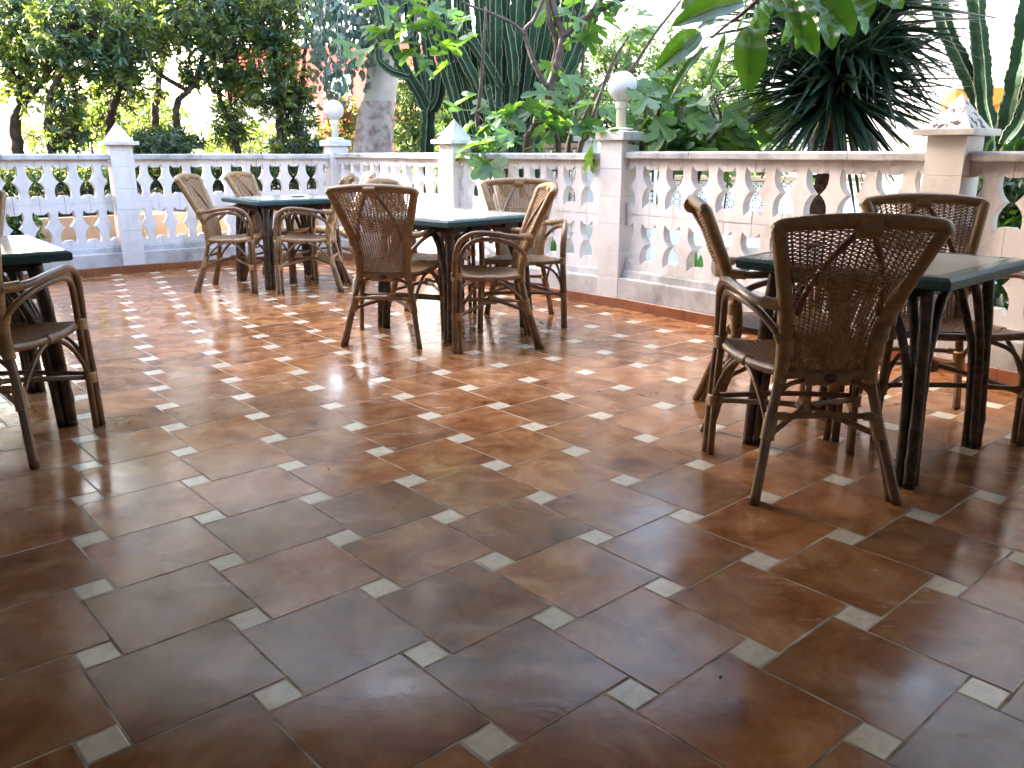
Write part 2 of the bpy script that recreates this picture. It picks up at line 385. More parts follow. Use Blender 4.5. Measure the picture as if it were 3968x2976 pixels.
    m = MB(); weave(m, SB, 20, 76, 3, .0038, .0056, .0019, .0044, band=(.50, .64, .24, .78))
    m.build('backrest', 'wick', t)
    # seat
    m = MB()
    SR = [(.252, .238, .444), (.238, .12, .430), (.198, -.03, .424), (.160, -.135, .430)]
    for f in ((lambda p: p), mir):
        wrapped(m, crv(f(SR), 30), .0160, .0062, 9)
        c = crv(f(SR), 30); wrapped(m, c[12:17], .0215, .0062, 10)
    wrapped(m, crv([(-.255, .240, .446), (-.1, .246, .436), (.1, .246, .436), (.255, .240, .446)], 24), .0160, .0062, 9)
    m.build('seat_frame', 'wrap', t)
    def SS(u, v):
        tt = 2*u-1; c = crv_seat[min(len(crv_seat)-1, int(v*(len(crv_seat)-1)))]
        k = v*(len(crv_seat)-1); i = min(int(k), len(crv_seat)-2); c = crv_seat[i].lerp(crv_seat[i+1], k-i)
        return Vector((tt*(c.x-.004), c.y, c.z+.010-.014*(1-tt*tt)*math.sin(math.pi*min(1, v*1.1))*1.0)), Vector((0, 0, 1)), Vector((0, 1, 0))
    crv_seat = crv(SR, 30)
    m = MB(); weave(m, SS, 26, 58, 2, .0022, .0054, .0018, .0022)
    m.build('seat', 'wick', t)
    # stretchers and braces
    m = MB()
    for s_ in (1, -1):
        m.tube(crv([(s_*.262, .248, .215), (s_*.15, .13, .242), (s_*.021, .01, .262), (s_*.11, -.11, .240), (s_*.186, -.185, .218)], 30), .0108, 9)
    m.tube(crv([(-.178, -.178, .283), (0, -.182, .288), (.178, -.178, .283)], 10), .0108, 9)
    m.tube(crv([(-.265, .250, .232), (0, .252, .240), (.265, .250, .232)], 10), .0108, 9)
    o = m.build('stretcher', 'pole', t)
    for a_, b_, r_ in (((0, -.012, .262), (0, .03, .262), .025), ((.166, -.18, .284), (.128, -.182, .285), .0145), ((-.166, -.18, .284), (-.128, -.182, .285), .0145)):
        m = MB(); binding(m, a_, b_, r_); m.build('cane_binding', 'bind', o)
    for s_ in (1, -1):
        m = MB()
        m.tube(crv([(s_*.270, .236, .225), (s_*.266, .205, .290), (s_*.254, .155, .360), (s_*.240, .105, .402), (s_*.230, .075, .416)], 24), .0092, 8)
        m.tube(crv([(s_*.188, -.170, .235), (s_*.196, -.135, .300), (s_*.208, -.075, .365), (s_*.214, -.020, .400), (s_*.222, .01, .412)], 24), .0092, 8)
        m.tube(crv([(s_*.262, .250, .240), (s_*.250, .252, .310), (s_*.205, .252, .380), (s_*.140, .250, .412), (s_*.09, .25, .422)], 24), .0088, 8)
        m.tube(crv([(s_*.178, -.172, .300), (s_*.162, -.160, .345), (s_*.125, -.152, .385), (s_*.07, -.150, .402)], 20), .0088, 8)
        m.build('corner_brace', 'pole', t)
    return t
# ------------------------------------------------------------------ table
def make_table():
    t = thing('rattan_table', 'x', 'table', (0, 0, 0), 0, 'square terrace tables')
    H = .75; h = .3925
    m = MB()
    def ring(k, z): return [(-k, -k, z), (k, -k, z), (k, k, z), (-k, k, z)]
    prof = [(h-.012, H-.042), (h, H-.036), (h, H-.010), (h-.010, H-.0015), (h-.016, H)]
    vs = [p for k, z in prof for p in ring(k, z)]; fs = [(3, 2, 1, 0), tuple(range(16, 20))]
    for k in range(4):
        for i in range(4): j = (i+1) % 4; fs.append((k*4+i, k*4+j, k*4+4+j, k*4+4+i))
    m.add(vs, fs); tp = m.build('table_top', 'rim', t)
    m = MB(); a, b = h-.017, h-.062; z = H+.0015
    vs = ring(a, z)+ring(b, z); m.add(vs, [(i, (i+1) % 4, 4+(i+1) % 4, 4+i) for i in range(4)]); m.build('border', 'border', tp)
    m = MB(); m.add(ring(b-.0005, z+.0004), [(0, 1, 2, 3)]); m.build('inlay', 'inlay', tp)
    m = MB()
    for a in range(4):
        c, s_ = math.cos(a*math.pi/2), math.sin(a*math.pi/2); m.box((c*.275, s_*.275, H-.0625), (.022, .55-.024*(a % 2), .04), a*math.pi/2)
    m.box((0, 0, H-.047), (.66, .66, .008)); m.build('apron', 'apron', t)
    rnd = random.Random(3)
    for sx, sy in ((1, 1), (-1, 1), (-1, -1), (1, -1)):
        m = MB()
        def pole(P, r, kn=3):
            c = crv(P, 26); ks = [rnd.uniform(.12, .88) for _ in range(kn)]
            m.tube(c, lambda s_: r*(1+.05*math.sin(9*s_)+sum(.16*math.exp(-((s_-k)/.018)**2) for k in ks)), 10)
        pole([(sx*.322, sy*.322, 0), (sx*.312, sy*.312, .3), (sx*.285, sy*.285, H-.045)], .0215)
        pole([(sx*.324, sy*.286, 0), (sx*.312, sy*.276, .22), (sx*.302, sy*.255, .42), (sx*.292, sy*.19, .60), (sx*.286, sy*.125, H-.06)], .0165)
        pole([(sx*.286, sy*.324, 0), (sx*.276, sy*.312, .22), (sx*.255, sy*.302, .42), (sx*.19, sy*.292, .60), (sx*.125, sy*.286, H-.06)], .0165)
        pole([(sx*.292, sy*.292, 0), (sx*.283, sy*.283, .30), (sx*.262, sy*.262, .45), (sx*.20, sy*.20, H-.055)], .0150)
        m.tube([(sx*.306, sy*.306, -.001), (sx*.306, sy*.306, .006)], .03, 10, 1)
        m.build('leg', ['tpole', 'cap'], t)
    return t
# ------------------------------------------------------------------ terrace walls
def V2(p, a, s, n=0):   # point s along direction a (deg) and n to its left
    c, s_ = math.cos(R(a)), math.sin(R(a)); return (p[0]+c*s-s_*n, p[1]+s_*s+c*n)
P1, P2, P3, P4, P5 = (-3.784, 8.172), (-1.970, 9.440), (-.532, 7.711), (.798, 6.320), (2.303, 4.422)
def ang(a, b): return math.degrees(math.atan2(b[1]-a[1], b[0]-a[0]))
def dist(a, b): return math.hypot(b[0]-a[0], b[1]-a[1])
A0 = 42.9; P0 = V2(P1, A0+180, 2.35)
A5 = -55.0; P6 = V2(P5, A5, 2.6)
# (start, angle, s0, s1, blocks, z offset, label)
SECT = [
 (P0, A0, .2, dist(P0, P1), 10, -.027, 'cream pierced balustrade at the left edge, behind the cropped table'),
 (P1, ang(P1, P2), .2, dist(P1, P2), 10, -.027, 'pierced balustrade behind the far left table, left of the lamp pillar'),
 (P2, ang(P2, P3), 0, dist(P2, P3)-.2, 10, -.014, 'sunlit pierced balustrade below the big pale tree trunk'),
 (P3, ang(P3, P4), 0, dist(P3, P4)-.2, 9, -.012, 'pierced balustrade under the fig leaves, left of the tall lamp pillar'),
 (P4, ang(P4, P5), 0, dist(P4, P5)-.2, 10, 0, 'long pierced balustrade between the globe lamp pillar and the near pyramid pillar'),
 (P5, A5, 0, 2.4, 11, 0, 'shaded pierced balustrade at the right edge with stained rail'),
]
def balustrade(P, a, s0, s1, nb, dz, label):
    L = s1-s0; o = thing('balustrade', label, 'balustrade', (*V2(P, a, s0), 0), R(a), 'balustrade sections round the terrace')
    m = MB(); z0 = .285+dz; bw = L/nb; y0, y1 = .075, .142
    q = [(.028, 1.0)]
    right = [(1.0, 0), (1.0, .078), (.72*1, .078), (.60, .048)]      # as fractions placed below
    hw = bw/2; k = bw/.2
    def outline():
        e = [(hw, 0), (hw, .078), (hw-.026*k, .078), (hw-.060*k, .046), (hw-.067*k, .075), (hw-.0695*k, .105), (hw-.066*k, .135), (hw-.054*k, .165), (hw-.036*k, .189), (hw-.024*k, .200),
             (hw-.036*k, .211), (hw-.054*k, .235), (hw-.066*k, .265), (hw-.0695*k, .295), (hw-.067*k, .325), (hw-.060*k, .354), (hw-.044*k, .335), (hw-.026*k, .322), (hw, .322), (hw, .400)]
        g = .0016
        e = [(x-g if x > hw-1e-6 else x, z) for x, z in e]
        return e+[(-x, z) for x, z in reversed(e)]
    O = outline(); n = len(O)
    for row in range(2):
        for i in range(nb):
            cx = (i+.5)*bw; zz = z0+row*.412; j = random.uniform(-.0012, .0012)
            vs = [(cx+x, y0+j, zz+z) for x, z in O]+[(cx+x, y1, zz+z) for x, z in O]
            fs = [((i_+1) % n, i_, n+i_, n+(i_+1) % n) for i_ in range(n)]
            fs.append(tuple(range(n))); fs.append(tuple(range(2*n-1, n-1, -1)))
            m.add(vs, fs)
    m.box((L/2, (y0+y1)/2, z0+.406), (L, .06, .012)); m.box((L/2, (y0+y1)/2, z0+.817), (L, .058, .010))
    m.build('pierced_panel', 'stone', o)
    # coping rail in lengths with open joints
    m = MB(); zt = 1.097+dz; x = 0; rnd = random.Random(int(L*1000)); end = L
    while x < end-.05:
        l = min(rnd.uniform(.55, .75), end-x)
        if end-x-l < .2: l = end-x
        j = rnd.uniform(-.002, .002); pr = [(.032+j, zt), (.030+j, zt+.006), (.030+j, zt+.036), (.036+j, zt+.044), (.06, zt+.050), (.185, zt+.050), (.208, zt+.036), (.208, zt)]
        x0, x1 = x+.0026, x+l-.0026; k_ = len(pr)
        vs = [(x0, a_, b) for a_, b in pr]+[(x1, a_, b) for a_, b in pr]
        m.add(vs, [(i, (i+1) % k_, k_+(i+1) % k_, k_+i) for i in range(k_)]+[tuple(range(k_-1, -1, -1)), tuple(range(k_, 2*k_))])
        x += l
    m.build('coping_rail', 'rail', o)
    m = MB()
    pr = [(0, 0), (0, .218+dz), (.006, .224+dz), (.045, .226+dz), (.048, .272+dz), (.056, .2835+dz), (.20, .2835+dz), (.20, 0)]; k_ = len(pr)
    e0 = -.2 if s0 > .1 else -.0; e1 = L+(.2 if s0 < .1 else .0)
    vs = []; NX = 14
    for i in range(NX+1):
        x = e0+(e1-e0)*i/NX; j = random.uniform(-.002, .002)
        for q_, (a_, b) in enumerate(pr): vs.append((x, a_+(j if q_ in (1, 2, 3, 4) else 0), b+(j if q_ in (1, 2, 4) else 0)))
    fs = [(i*k_+q_, i*k_+(q_+1) % k_, (i+1)*k_+(q_+1) % k_, (i+1)*k_+q_) for i in range(NX) for q_ in range(k_)]
    fs += [tuple(range(k_-1, -1, -1)), tuple(NX*k_+q_ for q_ in range(k_))]
    m.add(vs, fs); m.build('plinth', 'plinth', o)
    m = MB(); x = e0
    while x < e1-.01:
        l = min(.333, e1-x); zt = .076+dz*.2; pr = [(-.014, .0), (-.014, zt-.003), (-.011, zt), (-.0005, zt+.001)]
        vs = [(x+.0016, a_, b) for a_, b in pr]+[(x+l-.0016, a_, b) for a_, b in pr]
        vs += [(x+.0016, -.0005, 0), (x+l-.0016, -.0005, 0)]
        m.add(vs, [(1, 0, 4, 5), (2, 1, 5, 6), (3, 2, 6, 7), (0, 1, 2, 3, 8), (4, 9, 7, 6, 5)], 0); x += l
    m.build('skirting_tiles', 'skirt', o)
    return o
def pillar(corner, a, sx, sy, dz, top, label):
    """square pillar: its corner nearest the terrace, body to +x*sx / +y*sy of direction a"""
    W = .2; o = thing('balustrade_pillar', label, 'pillar', (*corner, 0), R(a), 'balustrade pillars')
    cx, cy = sx*W/2, sy*W/2; m = MB(); z = .0
    hs = [.224+dz]+[.2]*5; rnd = random.Random(int(corner[0]*100)); zc = 1.224+dz
    for i, h in enumerate(hs):
        j = rnd.uniform(-.001, .001); m.box((cx+j, cy+j-.0015, z+h/2), (W+.001, W+.001, h-.0016), 0, 0, .0022); z += h
    m.box((cx, cy, zc/2), (W-.008, W-.008, zc-.01))
    m.build('pillar_shaft', 'pillar', o)
    m = MB()
    if top == 'lamp':
        m.box((cx, cy, zc+.030), (W+.062, W+.062, .058), 0, 0, .003)
        h = (W+.05)/2; b = .075; zz = zc+.0595
        m.add([(cx-h, cy-h, zz), (cx+h, cy-h, zz), (cx+h, cy+h, zz), (cx-h, cy+h, zz), (cx-b, cy-b, zz+.012), (cx+b, cy-b, zz+.012), (cx+b, cy+b, zz+.012), (cx-b, cy+b, zz+.012)], [(0, 1, 5, 4), (1, 2, 6, 5), (2, 3, 7, 6), (3, 0, 4, 7), (4, 5, 6, 7)])
        m.build('pillar_cap', 'cap_st', o); zt = zz+.012
    else:
        m.box((cx, cy, zc+.018), (W+.110, W+.110, .034), 0, 0, .003); m.build('pillar_cap', 'cap_st', o)
        m = MB(); h = .118; zz = zc+.0355; c = .003
        m.add([(cx-h, cy-h, zz), (cx+h, cy-h, zz), (cx+h, cy+h, zz), (cx-h, cy+h, zz), (cx-c, cy-c, zz+.172), (cx+c, cy-c, zz+.172), (cx+c, cy+c, zz+.172), (cx-c, cy+c, zz+.172)], [(0, 1, 5, 4), (1, 2, 6, 5), (2, 3, 7, 6), (3, 0, 4, 7), (4, 5, 6, 7)])
        m.build('pyramid_top', 'lichen' if 'lichen' in label else 'cap_st', o); zt = zz
    ca, sa = math.cos(R(a)), math.sin(R(a))
    return (corner[0]+cx*ca-cy*sa, corner[1]+cx*sa+cy*ca, zt)
for s in SECT: balustrade(*s)
PT1 = pillar(P1, ang(P1, P2), 1, 1, -.024, 'pyr', 'leftmost pyramid-topped pillar, behind the cropped table')
PT2 = pillar(P2, ang(P1, P2), 1, 1, -.022, 'lamp', 'far corner pillar carrying the smaller globe lamp')
PT3 = pillar(P3, ang(P2, P3), -1, 1, -.012, 'pyr', 'sunlit pyramid-topped pillar beside the cactus')
PT4 = pillar(P4, ang(P3, P4), -1, 1, 0, 'lamp', 'flat-capped pillar carrying the nearest globe lamp')
PT5 = pillar(P5, ang(P4, P5), -1, 1, 0, 'pyr', 'near right pyramid-topped pillar spotted with dark lichen')
P0T = pillar(P0, A0, 1, 1, -.024, 'lamp', 'flat-capped pillar beyond the left edge of the view')
P6T = pillar(V2(P5, A5, 2.6), A5, -1, 1, 0, 'lamp', 'flat-capped pillar beyond the right edge of the view')
# ------------------------------------------------------------------ lamps
def lamp(p, label, proto=None):
    if proto: return copy_thing(proto, label, p, 0)
    o = thing('globe_lamp', label, 'lamp', p, 0, 'globe lamps on the pillars')
    m = MB(); m.lathe([(.001, .0), (.090, .0), (.095, .004), (.095, .010), (.080, .018), (.034, .022)]); m.build('lamp_base', 'lampw', o)
    m = MB(); m.lathe([(.036, .018), (.036, .150), (.037, .152), (.037, .154)]); m.build('lamp_post', 'lampw', o)
    m = MB(); m.lathe([(.040, .150), (.0445, .153), (.0455, .160), (.047, .205), (.046, .207)]); m.build('collar', 'lampw', o)
    m = MB(); r = .108; m.lathe([(r*math.cos(t), .205+r*.93+r*math.sin(t)) for t in [R(-66+156*i/20) for i in range(21)]][:-1]+[(.0005, .205+r*1.93)], seg=40); m.build('globe', 'globe', o)
    return o
lp = lamp(PT4, 'white globe lamp in front of the hedge, on the nearest flat-capped pillar')
lamp(PT2, 'smaller white globe lamp left of the big pale tree trunk', lp)
# ------------------------------------------------------------------ terrace floor
LAT0 = (-.815, 1.418); TA, TB, TANG = .3336, .0880, 27.035+14.78
def clip(poly, pt, nx, ny):
    out = []
    for i in range(len(poly)):
        a, b = poly[i], poly[(i+1) % len(poly)]
        da = (a[0]-pt[0])*nx+(a[1]-pt[1])*ny; db = (b[0]-pt[0])*nx+(b[1]-pt[1])*ny
        if da <= 0: out.append(a)
        if (da < 0 < db) or (db < 0 < da):
            t = da/(da-db); out.append((a[0]+(b[0]-a[0])*t, a[1]+(b[1]-a[1])*t))
    return out
LINES = []
for (P, a) in ((P0, A0), (P1, ang(P1, P2)), (P2, ang(P2, P3)), (P3, ang(P3, P4)), (P4, ang(P4, P5)), (P5, A5)):
    nx, ny = -math.sin(R(a)), math.cos(R(a)); LINES.append(((P[0]+nx*.17, P[1]+ny*.17), nx, ny))
def inside(p, e=0): return all((p[0]-q[0])*nx+(p[1]-q[1])*ny <= e for q, nx, ny in LINES)
def floor():
    m = MB(); rnd = random.Random(11); ca, sa = math.cos(R(TANG)), math.sin(R(TANG)); g = .0020
    E1, E2 = (ca, sa), (-sa, ca)
    def sq(ox, oy, w, mi):
        P = lambda x, y: (LAT0[0]+E1[0]*(ox+x)+E2[0]*(oy+y), LAT0[1]+E1[1]*(ox+x)+E2[1]*(oy+y))
        c = P(w/2, w/2)
        if not (-9.3 < c[0] < 7 and -3.4 < c[1] < 10.2) or not inside(c, .3): return
        col = (rnd.random(), rnd.random(), rnd.random(), 1); b = .0016 if mi == 0 else .004; dz = rnd.uniform(-.0003, .0003) if mi == 0 else 0; tl = (rnd.uniform(-.0003, .0003), rnd.uniform(-.0003, .0003)) if mi == 0 else (0, 0)
        outer = [P(g, g), P(w-g, g), P(w-g, w-g), P(g, w-g)]; inner = [P(g+b, g+b), P(w-g-b, g+b), P(w-g-b, w-g-b), P(g+b, w-g-b)]
        if all(inside(q) for q in outer):
            zz = [dz+tl[0]*s1+tl[1]*s2 for s1, s2 in ((-1, -1), (1, -1), (1, 1), (-1, 1))]
            vs = [(*q, -.0022) for q in outer]+[(*q, z-.0004) for q, z in zip(inner, zz)]
            m.add(vs, [(i, (i+1) % 4, 4+(i+1) % 4, 4+i) for i in range(4)]+[(4, 5, 6, 7)], mi, False, col)
        else:
            poly = outer
            for q, nx, ny in LINES:
                poly = clip(poly, q, nx, ny)
                if len(poly) < 3: return
            m.add([(*q, 0) for q in poly], [tuple(range(len(poly)))], mi, False, col)
    for i in range(-45, 46):
        for j in range(-45, 46):
            ox, oy = i*TA+j*TB, -i*TB+j*TA
            sq(ox-TB/2, oy-TB/2, TB, 1); sq(ox+TB/2, oy-TB/2, TA, 0)
    o = m.build('terrace_floor', ['tileA', 'tileB'])
    tag(o, kind='structure')
    poly = [(-9.3, -3.5), (7, -3.5), (7, 10.5), (-9.3, 10.5)]
    for q, nx, ny in LINES: poly = clip(poly, q, nx, ny)
    m = MB(); n = len(poly); m.add([(*q, -.0012) for q in poly]+[(*q, -.2) for q in poly], [tuple(range(n)), tuple(range(2*n-1, n-1, -1))]+[((i+1) % n, i, n+i, n+(i+1) % n) for i in range(n)])
    tag(m.build('floor_slab', 'grout'), kind='structure')
floor()
# ------------------------------------------------------------------ ground outside, walls, buildings
def garden():
    """ground sheet: pale paving to the right, a raised leaf-littered bed to the left, low under the terrace"""
    xs = [-90, -60, -40, -28, -20]+[-16+.4*i for i in range(66)]+[12, 16, 24, 40, 60, 90]; ys = [-60, -30, -12]+[-6+.4*i for i in range(72)]+[26, 32, 44, 70, 120, 180]
    def h(x, y):
        if inside((x, y), .28): return -.25
        l = (x-P2[0])*.80+(y-P2[1])*.0   # left/right split, at the lamp corner
        k = min(1, max(0, (-.9-x)/.9)) if y > 8 else (1 if x < -2 else 0)
        dw = min(max((x-q[0])*nx+(y-q[1])*ny for q, nx, ny in LINES[:2]), 9)
        up = .45+.075*min(dw, 7)+.03*math.sin(3*x+y) if dw > .75 else -.12
        return -.06*(1-k)+up*k
    nx_, ny_ = len(xs), len(ys)
    vs = [(x, y, h(x, y)) for y in ys for x in xs]; m = MB()
    m.v = vs
    for j in range(ny_-1):
        for i in range(nx_-1):
            cx = (xs[i]+xs[i+1])/2; cy = (ys[j]+ys[j+1])/2
            m.f.append([j*nx_+i, j*nx_+i+1, (j+1)*nx_+i+1, (j+1)*nx_+i]); m.m.append(0 if (cx < -.2 and cy < 21) else 1); m.sm.append(False)
    tag(m.build('garden_ground', ['soil', 'pave']), kind='structure')
garden()
def wall(name, pts, z0, z1, th, m_, label, cat, capw=0, part='wall_face'):
    o = thing(name, label, cat, (*pts[0], 0), 0); m = MB(); c = MB()
    for a, b in zip(pts, pts[1:]):
        L = dist(a, b); g = R(ang(a, b)); cx, cy = (a[0]+b[0])/2-pts[0][0], (a[1]+b[1])/2-pts[0][1]
        m.box((cx, cy, (z0+z1)/2), (L, th, z1-z0), g)
        if capw: c.box((cx, cy, z1+.025), (L+.02, th+capw, .05), g)
    m.build(part, m_, o)
    if capw: c.build('wall_cap', 'cap_st', o)
    return o
def off(P, a, s, n): return V2(P, a, s, n)
wall('retaining_wall', [off(P0, A0, -3, .80), off(P1, (A0+35)/2, 0, .82), off(P2, ang(P1, P2), .75, .82)], -.2, .50, .14, 'peach', 'low peach retaining wall seen through the lower holes of the left balustrade', 'wall')
def lattice(name, A, B, z0, z1, label, cell=.105, cap=True, style=0):
    o = thing(name, label, 'wall', (*A, 0), R(ang(A, B))); L = dist(A, B); m = MB(); b = .016; t = .06
    nx_, nz = max(1, round(L/cell)), max(1, round((z1-z0)/cell)); cx, cz = L/nx_, (z1-z0)/nz
    for i in range(nx_+1): m.box((i*cx, 0, (z0+z1)/2), (b, t, z1-z0))
    for j in range(nz+1): m.box((L/2, 0, z0+j*cz), (L, t-.004, b))
    for i in range(nx_):
        for j in range(nz):
            x, z = (i+.5)*cx, z0+(j+.5)*cz
            if style == 0:
                m.box((x, 0, z), (cx*.30, t-.008, cz*.30)); m.box((x+(cx*.3 if (i+j) % 2 else -cx*.3), 0, z), (cx*.32, t-.010, b*.8)); m.box((x, 0, z+(cz*.3 if (i+j) % 2 else -cz*.3)), (b*.8, t-.010, cz*.32))
            else:
                for s_ in (1, -1):
                    k = .5*cx; kz = .5*cz; w_ = .012
                    m.add([(x-k*s_, -t/2+.004, z-kz-w_), (x+k*s_, -t/2+.004, z+kz-w_), (x+k*s_, -t/2+.004, z+kz+w_), (x-k*s_, -t/2+.004, z-kz+w_), (x-k*s_, t/2-.004, z-kz-w_), (x+k*s_, t/2-.004, z+kz-w_), (x+k*s_, t/2-.004, z+kz+w_), (x-k*s_, t/2-.004, z-kz+w_)], [(0, 1, 2, 3), (7, 6, 5, 4), (0, 4, 5, 1), (3, 2, 6, 7)])
    m.build('lattice_panel', 'lattice', o)
    if cap:
        m = MB(); m.box((L/2, 0, z1+.045), (L, .20, .05), 0, 0, .006); m.build('wall_cap', 'peach', o)
    m = MB(); m.box((L/2, 0, (z0-.3+z0)/2), (L, .14, z0+.3-.0)); m.build('wall_base', 'white', o)
    return o
lattice('breeze_block_wall', (-.35, 10.9), (1.62, 9.75), .1, 1.17, 'white breeze block wall of square frets behind the fig trunks')
lattice('low_lattice_wall', (1.75, 9.9), (3.9, 9.2), .35, .82, 'low white lattice wall of triangles seen through the long balustrade', .075, True, 1)
o = thing('garden_pillar', 'pale capped pillar of the breeze block wall, just left of the tall lamp pillar', 'pillar', (.92, 10.02, 0), R(-30))
m = MB(); m.box((0, 0, .6), (.24, .24, 1.32)); m.build('pillar_shaft', 'white', o); m = MB(); m.box((0, 0, 1.29), (.33, .33, .055), 0, 0, .004); m.build('pillar_cap', 'cap_st', o)
def building(name, label, a, b, depth, z1, m_, wins=(), roof=None, z0=-.4, extra=None):
    """front wall runs a -> b, body behind it"""
    L = dist(a, b); o = thing(name, label, 'building', (*a, 0), R(ang(a, b))); m = MB()
    m.box((L/2, depth/2, (z0+z1)/2), (L, depth, z1-z0)); m.build('wall', m_, o)
    for x, z, w_, h_ in wins:
        f = MB(); 
        for sx in (-1, 1): f.box((x+sx*(w_/2+.03), -.02, z), (.06, .07, h_+.12))
        for sz in (-1, 1): f.box((x, -.02, z+sz*(h_/2+.03)), (w_, .066, .06))
        fo = f.build('window', 'shutter', o); p = MB(); p.box((x, .0, z), (w_, .012, h_)); p.build('pane', 'wglass', fo)
        s_ = MB()
        for q in range(int(h_/.09)): s_.box((x-w_*.25, -.028, z-h_/2+.05+q*.09), (w_*.48, .02, .05))
        s_.build('shutter', 'shutter', fo)
    if roof: r_ = MB(); r_.box((L/2, depth/2-.1, z1+.12), (L+.5, depth+.6, .24)); r_.build('roof', roof, o)
    return o
building('white_house', 'large white rendered house filling the background at the right', (4.2, 19.5), (21, 13.5), 8, 9.5, 'white', [(2.2, 2.0, 1.0, 1.5), (6.2, 1.6, 1.0, 1.3), (2.3, 5.2, 1.0, 1.4), (6.4, 5.2, 1.0, 1.4), (10.5, 5.2, 1.0, 1.4), (2.6, .0, .9, .7)], 'tile_roof')
building('ochre_porch', 'bright orange-yellow porch behind the right-hand cactus', (7.25, 14.0), (11.5, 12.4), 1.6, 1.86, 'yellow', [], 'orange')
o = thing('wall_globe_lamp', 'white ball lamp on the orange-yellow porch at the right edge', 'lamp', (7.98, 13.55, 1.5)); m = MB(); m.lathe([(.16*math.cos(t), .16*math.sin(t)) for t in [R(-88+176*i/12) for i in range(13)]]); m.build('globe', 'globe', o); m = MB(); m.box((0, .14, 0), (.06, .2, .06)); m.build('bracket', 'lampw', o)
building('red_house', 'red and orange rendered house behind the left trees', (-9.2, 28.5), (-1.6, 26.5), 7, 4.3, 'pink', [(5.9, 3.1, .9, .9), (1.8, 2.9, .9, 1.0), (3.9, 2.9, .8, 1.0)], 'white')
o = wall('garden_wall', [(-15, 21.5), (-4.6, 20.5)], 0, 2.25, .25, 'white', 'long sunlit white garden wall behind the left trees', 'wall', .08)
building('pale_house', 'pale house far behind the hedge and fig', (-2.5, 34), (8, 32), 8, 9.0, 'white', [(2, 3.5, 1, 1.3), (5, 3.5, 1, 1.3), (8, 3.5, 1, 1.3)], 'tile_roof')
# unseen house and porch, put outside the frame to shade the terrace
building('shade_house', 'unseen house added left of the terrace to block the sun', (-9.4, -6), (-9.4, 11.35), 7, 8.6, 'white', [(4, 2, 1, 1.4), (9, 2, 1, 1.4), (13.5, 2, 1, 1.4)], 'tile_roof')  # added sun blocker; its far end leaves a sun patch on the balustrade
o = thing('shade_porch', 'unseen porch over and behind the camera, shaped to darken the near terrace', 'building', (0, 0, 0))
m = MB(); m.box((-.4, .2, 2.72), (17.6, 7.2, .2)); m.box((-3.45, 4.1, 2.72), (11.5, .62, .2)); m.box((-3.45, 4.38, 2.455), (11.5, .06, .73)); m.build('roof', 'roofy', o)  # roof and low fascia shaped to shade the near floor and its reflections
m = MB(); m.box((-.4, -3.7, 1.3), (17.6, .25, 2.6)); m.box((4.6, -.8, 1.3), (.25, 5.6, 2.6)); m.build('wall', 'roofy', o)  # right-hand wall added to dim light on the near table
for x in (-9.0, 8.2): m = MB(); m.box((x, 3.6, 1.3), (.3, .3, 2.62)); m.build('column', 'roofy', o)
# ------------------------------------------------------------------ furniture
tab = make_table()
tab.location = (1.415, 3.205, 0); tab.rotation_euler = (0, 0, R(43)); tab['label'] = 'near right table with cream top and dark green rim'
tables = [((-.385, 5.565, 0), 46, 1.10, 'middle table with its glossy top shining white, in front of the sunlit pillar'),
          ((-2.02, 7.62, 0), 38, 1.08, 'far left table with a white dish on its shining top'),
          ((-2.40, 3.50, 0), 38.5, 1.10, 'table cut off by the left edge of the view')]
for loc, rz, s_, lab in tables:
    c = copy_thing(tab, lab, loc, R(rz)); c.scale = (s_, s_, 1)
ch = make_chair()
ch.location = (1.053, 2.865, 0); ch.rotation_euler = (0, 0, R(0)); ch['label'] = 'nearest rattan armchair, its woven back turned to the camera'
chairs = [((1.105, 3.565), -8, 'rattan armchair seen edge-on at the left corner of the near right table'),
          ((1.80, 3.49), -96, 'shaded rattan armchair on the far side of the near right table'),
          ((-.757, 5.20), 82, 'rattan armchair with its back to the camera at the middle table'),
          ((-.108, 5.10), 187, 'rattan armchair in side view at the right of the middle table, facing left'),
          ((.06, 5.785), -88, 'rattan armchair beyond the middle table, facing the camera'),
          ((-.60, 5.86), -15, 'rattan armchair left of the middle table, mostly hidden behind the chair turned away'),
          ((-2.40, 7.22), 1, 'rattan armchair at the left of the far left table, facing right'),
          ((-1.70, 7.237), 183, 'rattan armchair in front of the far left table, facing left'),
          ((-2.19, 7.86), -8, 'sunlit rattan armchair behind the far left table, facing right'),
          ((-1.66, 8.05), 196, 'rattan armchair at the back right of the far left table, only its top showing'),
          ((-2.04, 3.165), 95, 'rattan armchair cut off by the left edge, arm and front leg showing'),
          ((-2.72, 4.18), -50, 'rattan armchair beyond the cut-off left table, mostly out of view')]
for (x, y), h, lab in chairs: copy_thing(ch, lab, (x, y, 0), R(h-90))
def dish(loc, lab):
    o = thing('ashtray', lab, 'ashtray', loc, 0, 'white dishes on the tables'); m = MB()
    m.lathe([(.001, 0), (.045, 0), (.078, .012), (.082, .016), (.078, .017), (.044, .006), (.001, .006)]); m.build('dish', 'ceram', o)
dish((-1.93, 7.72, .7525), 'white dish on the far left table')
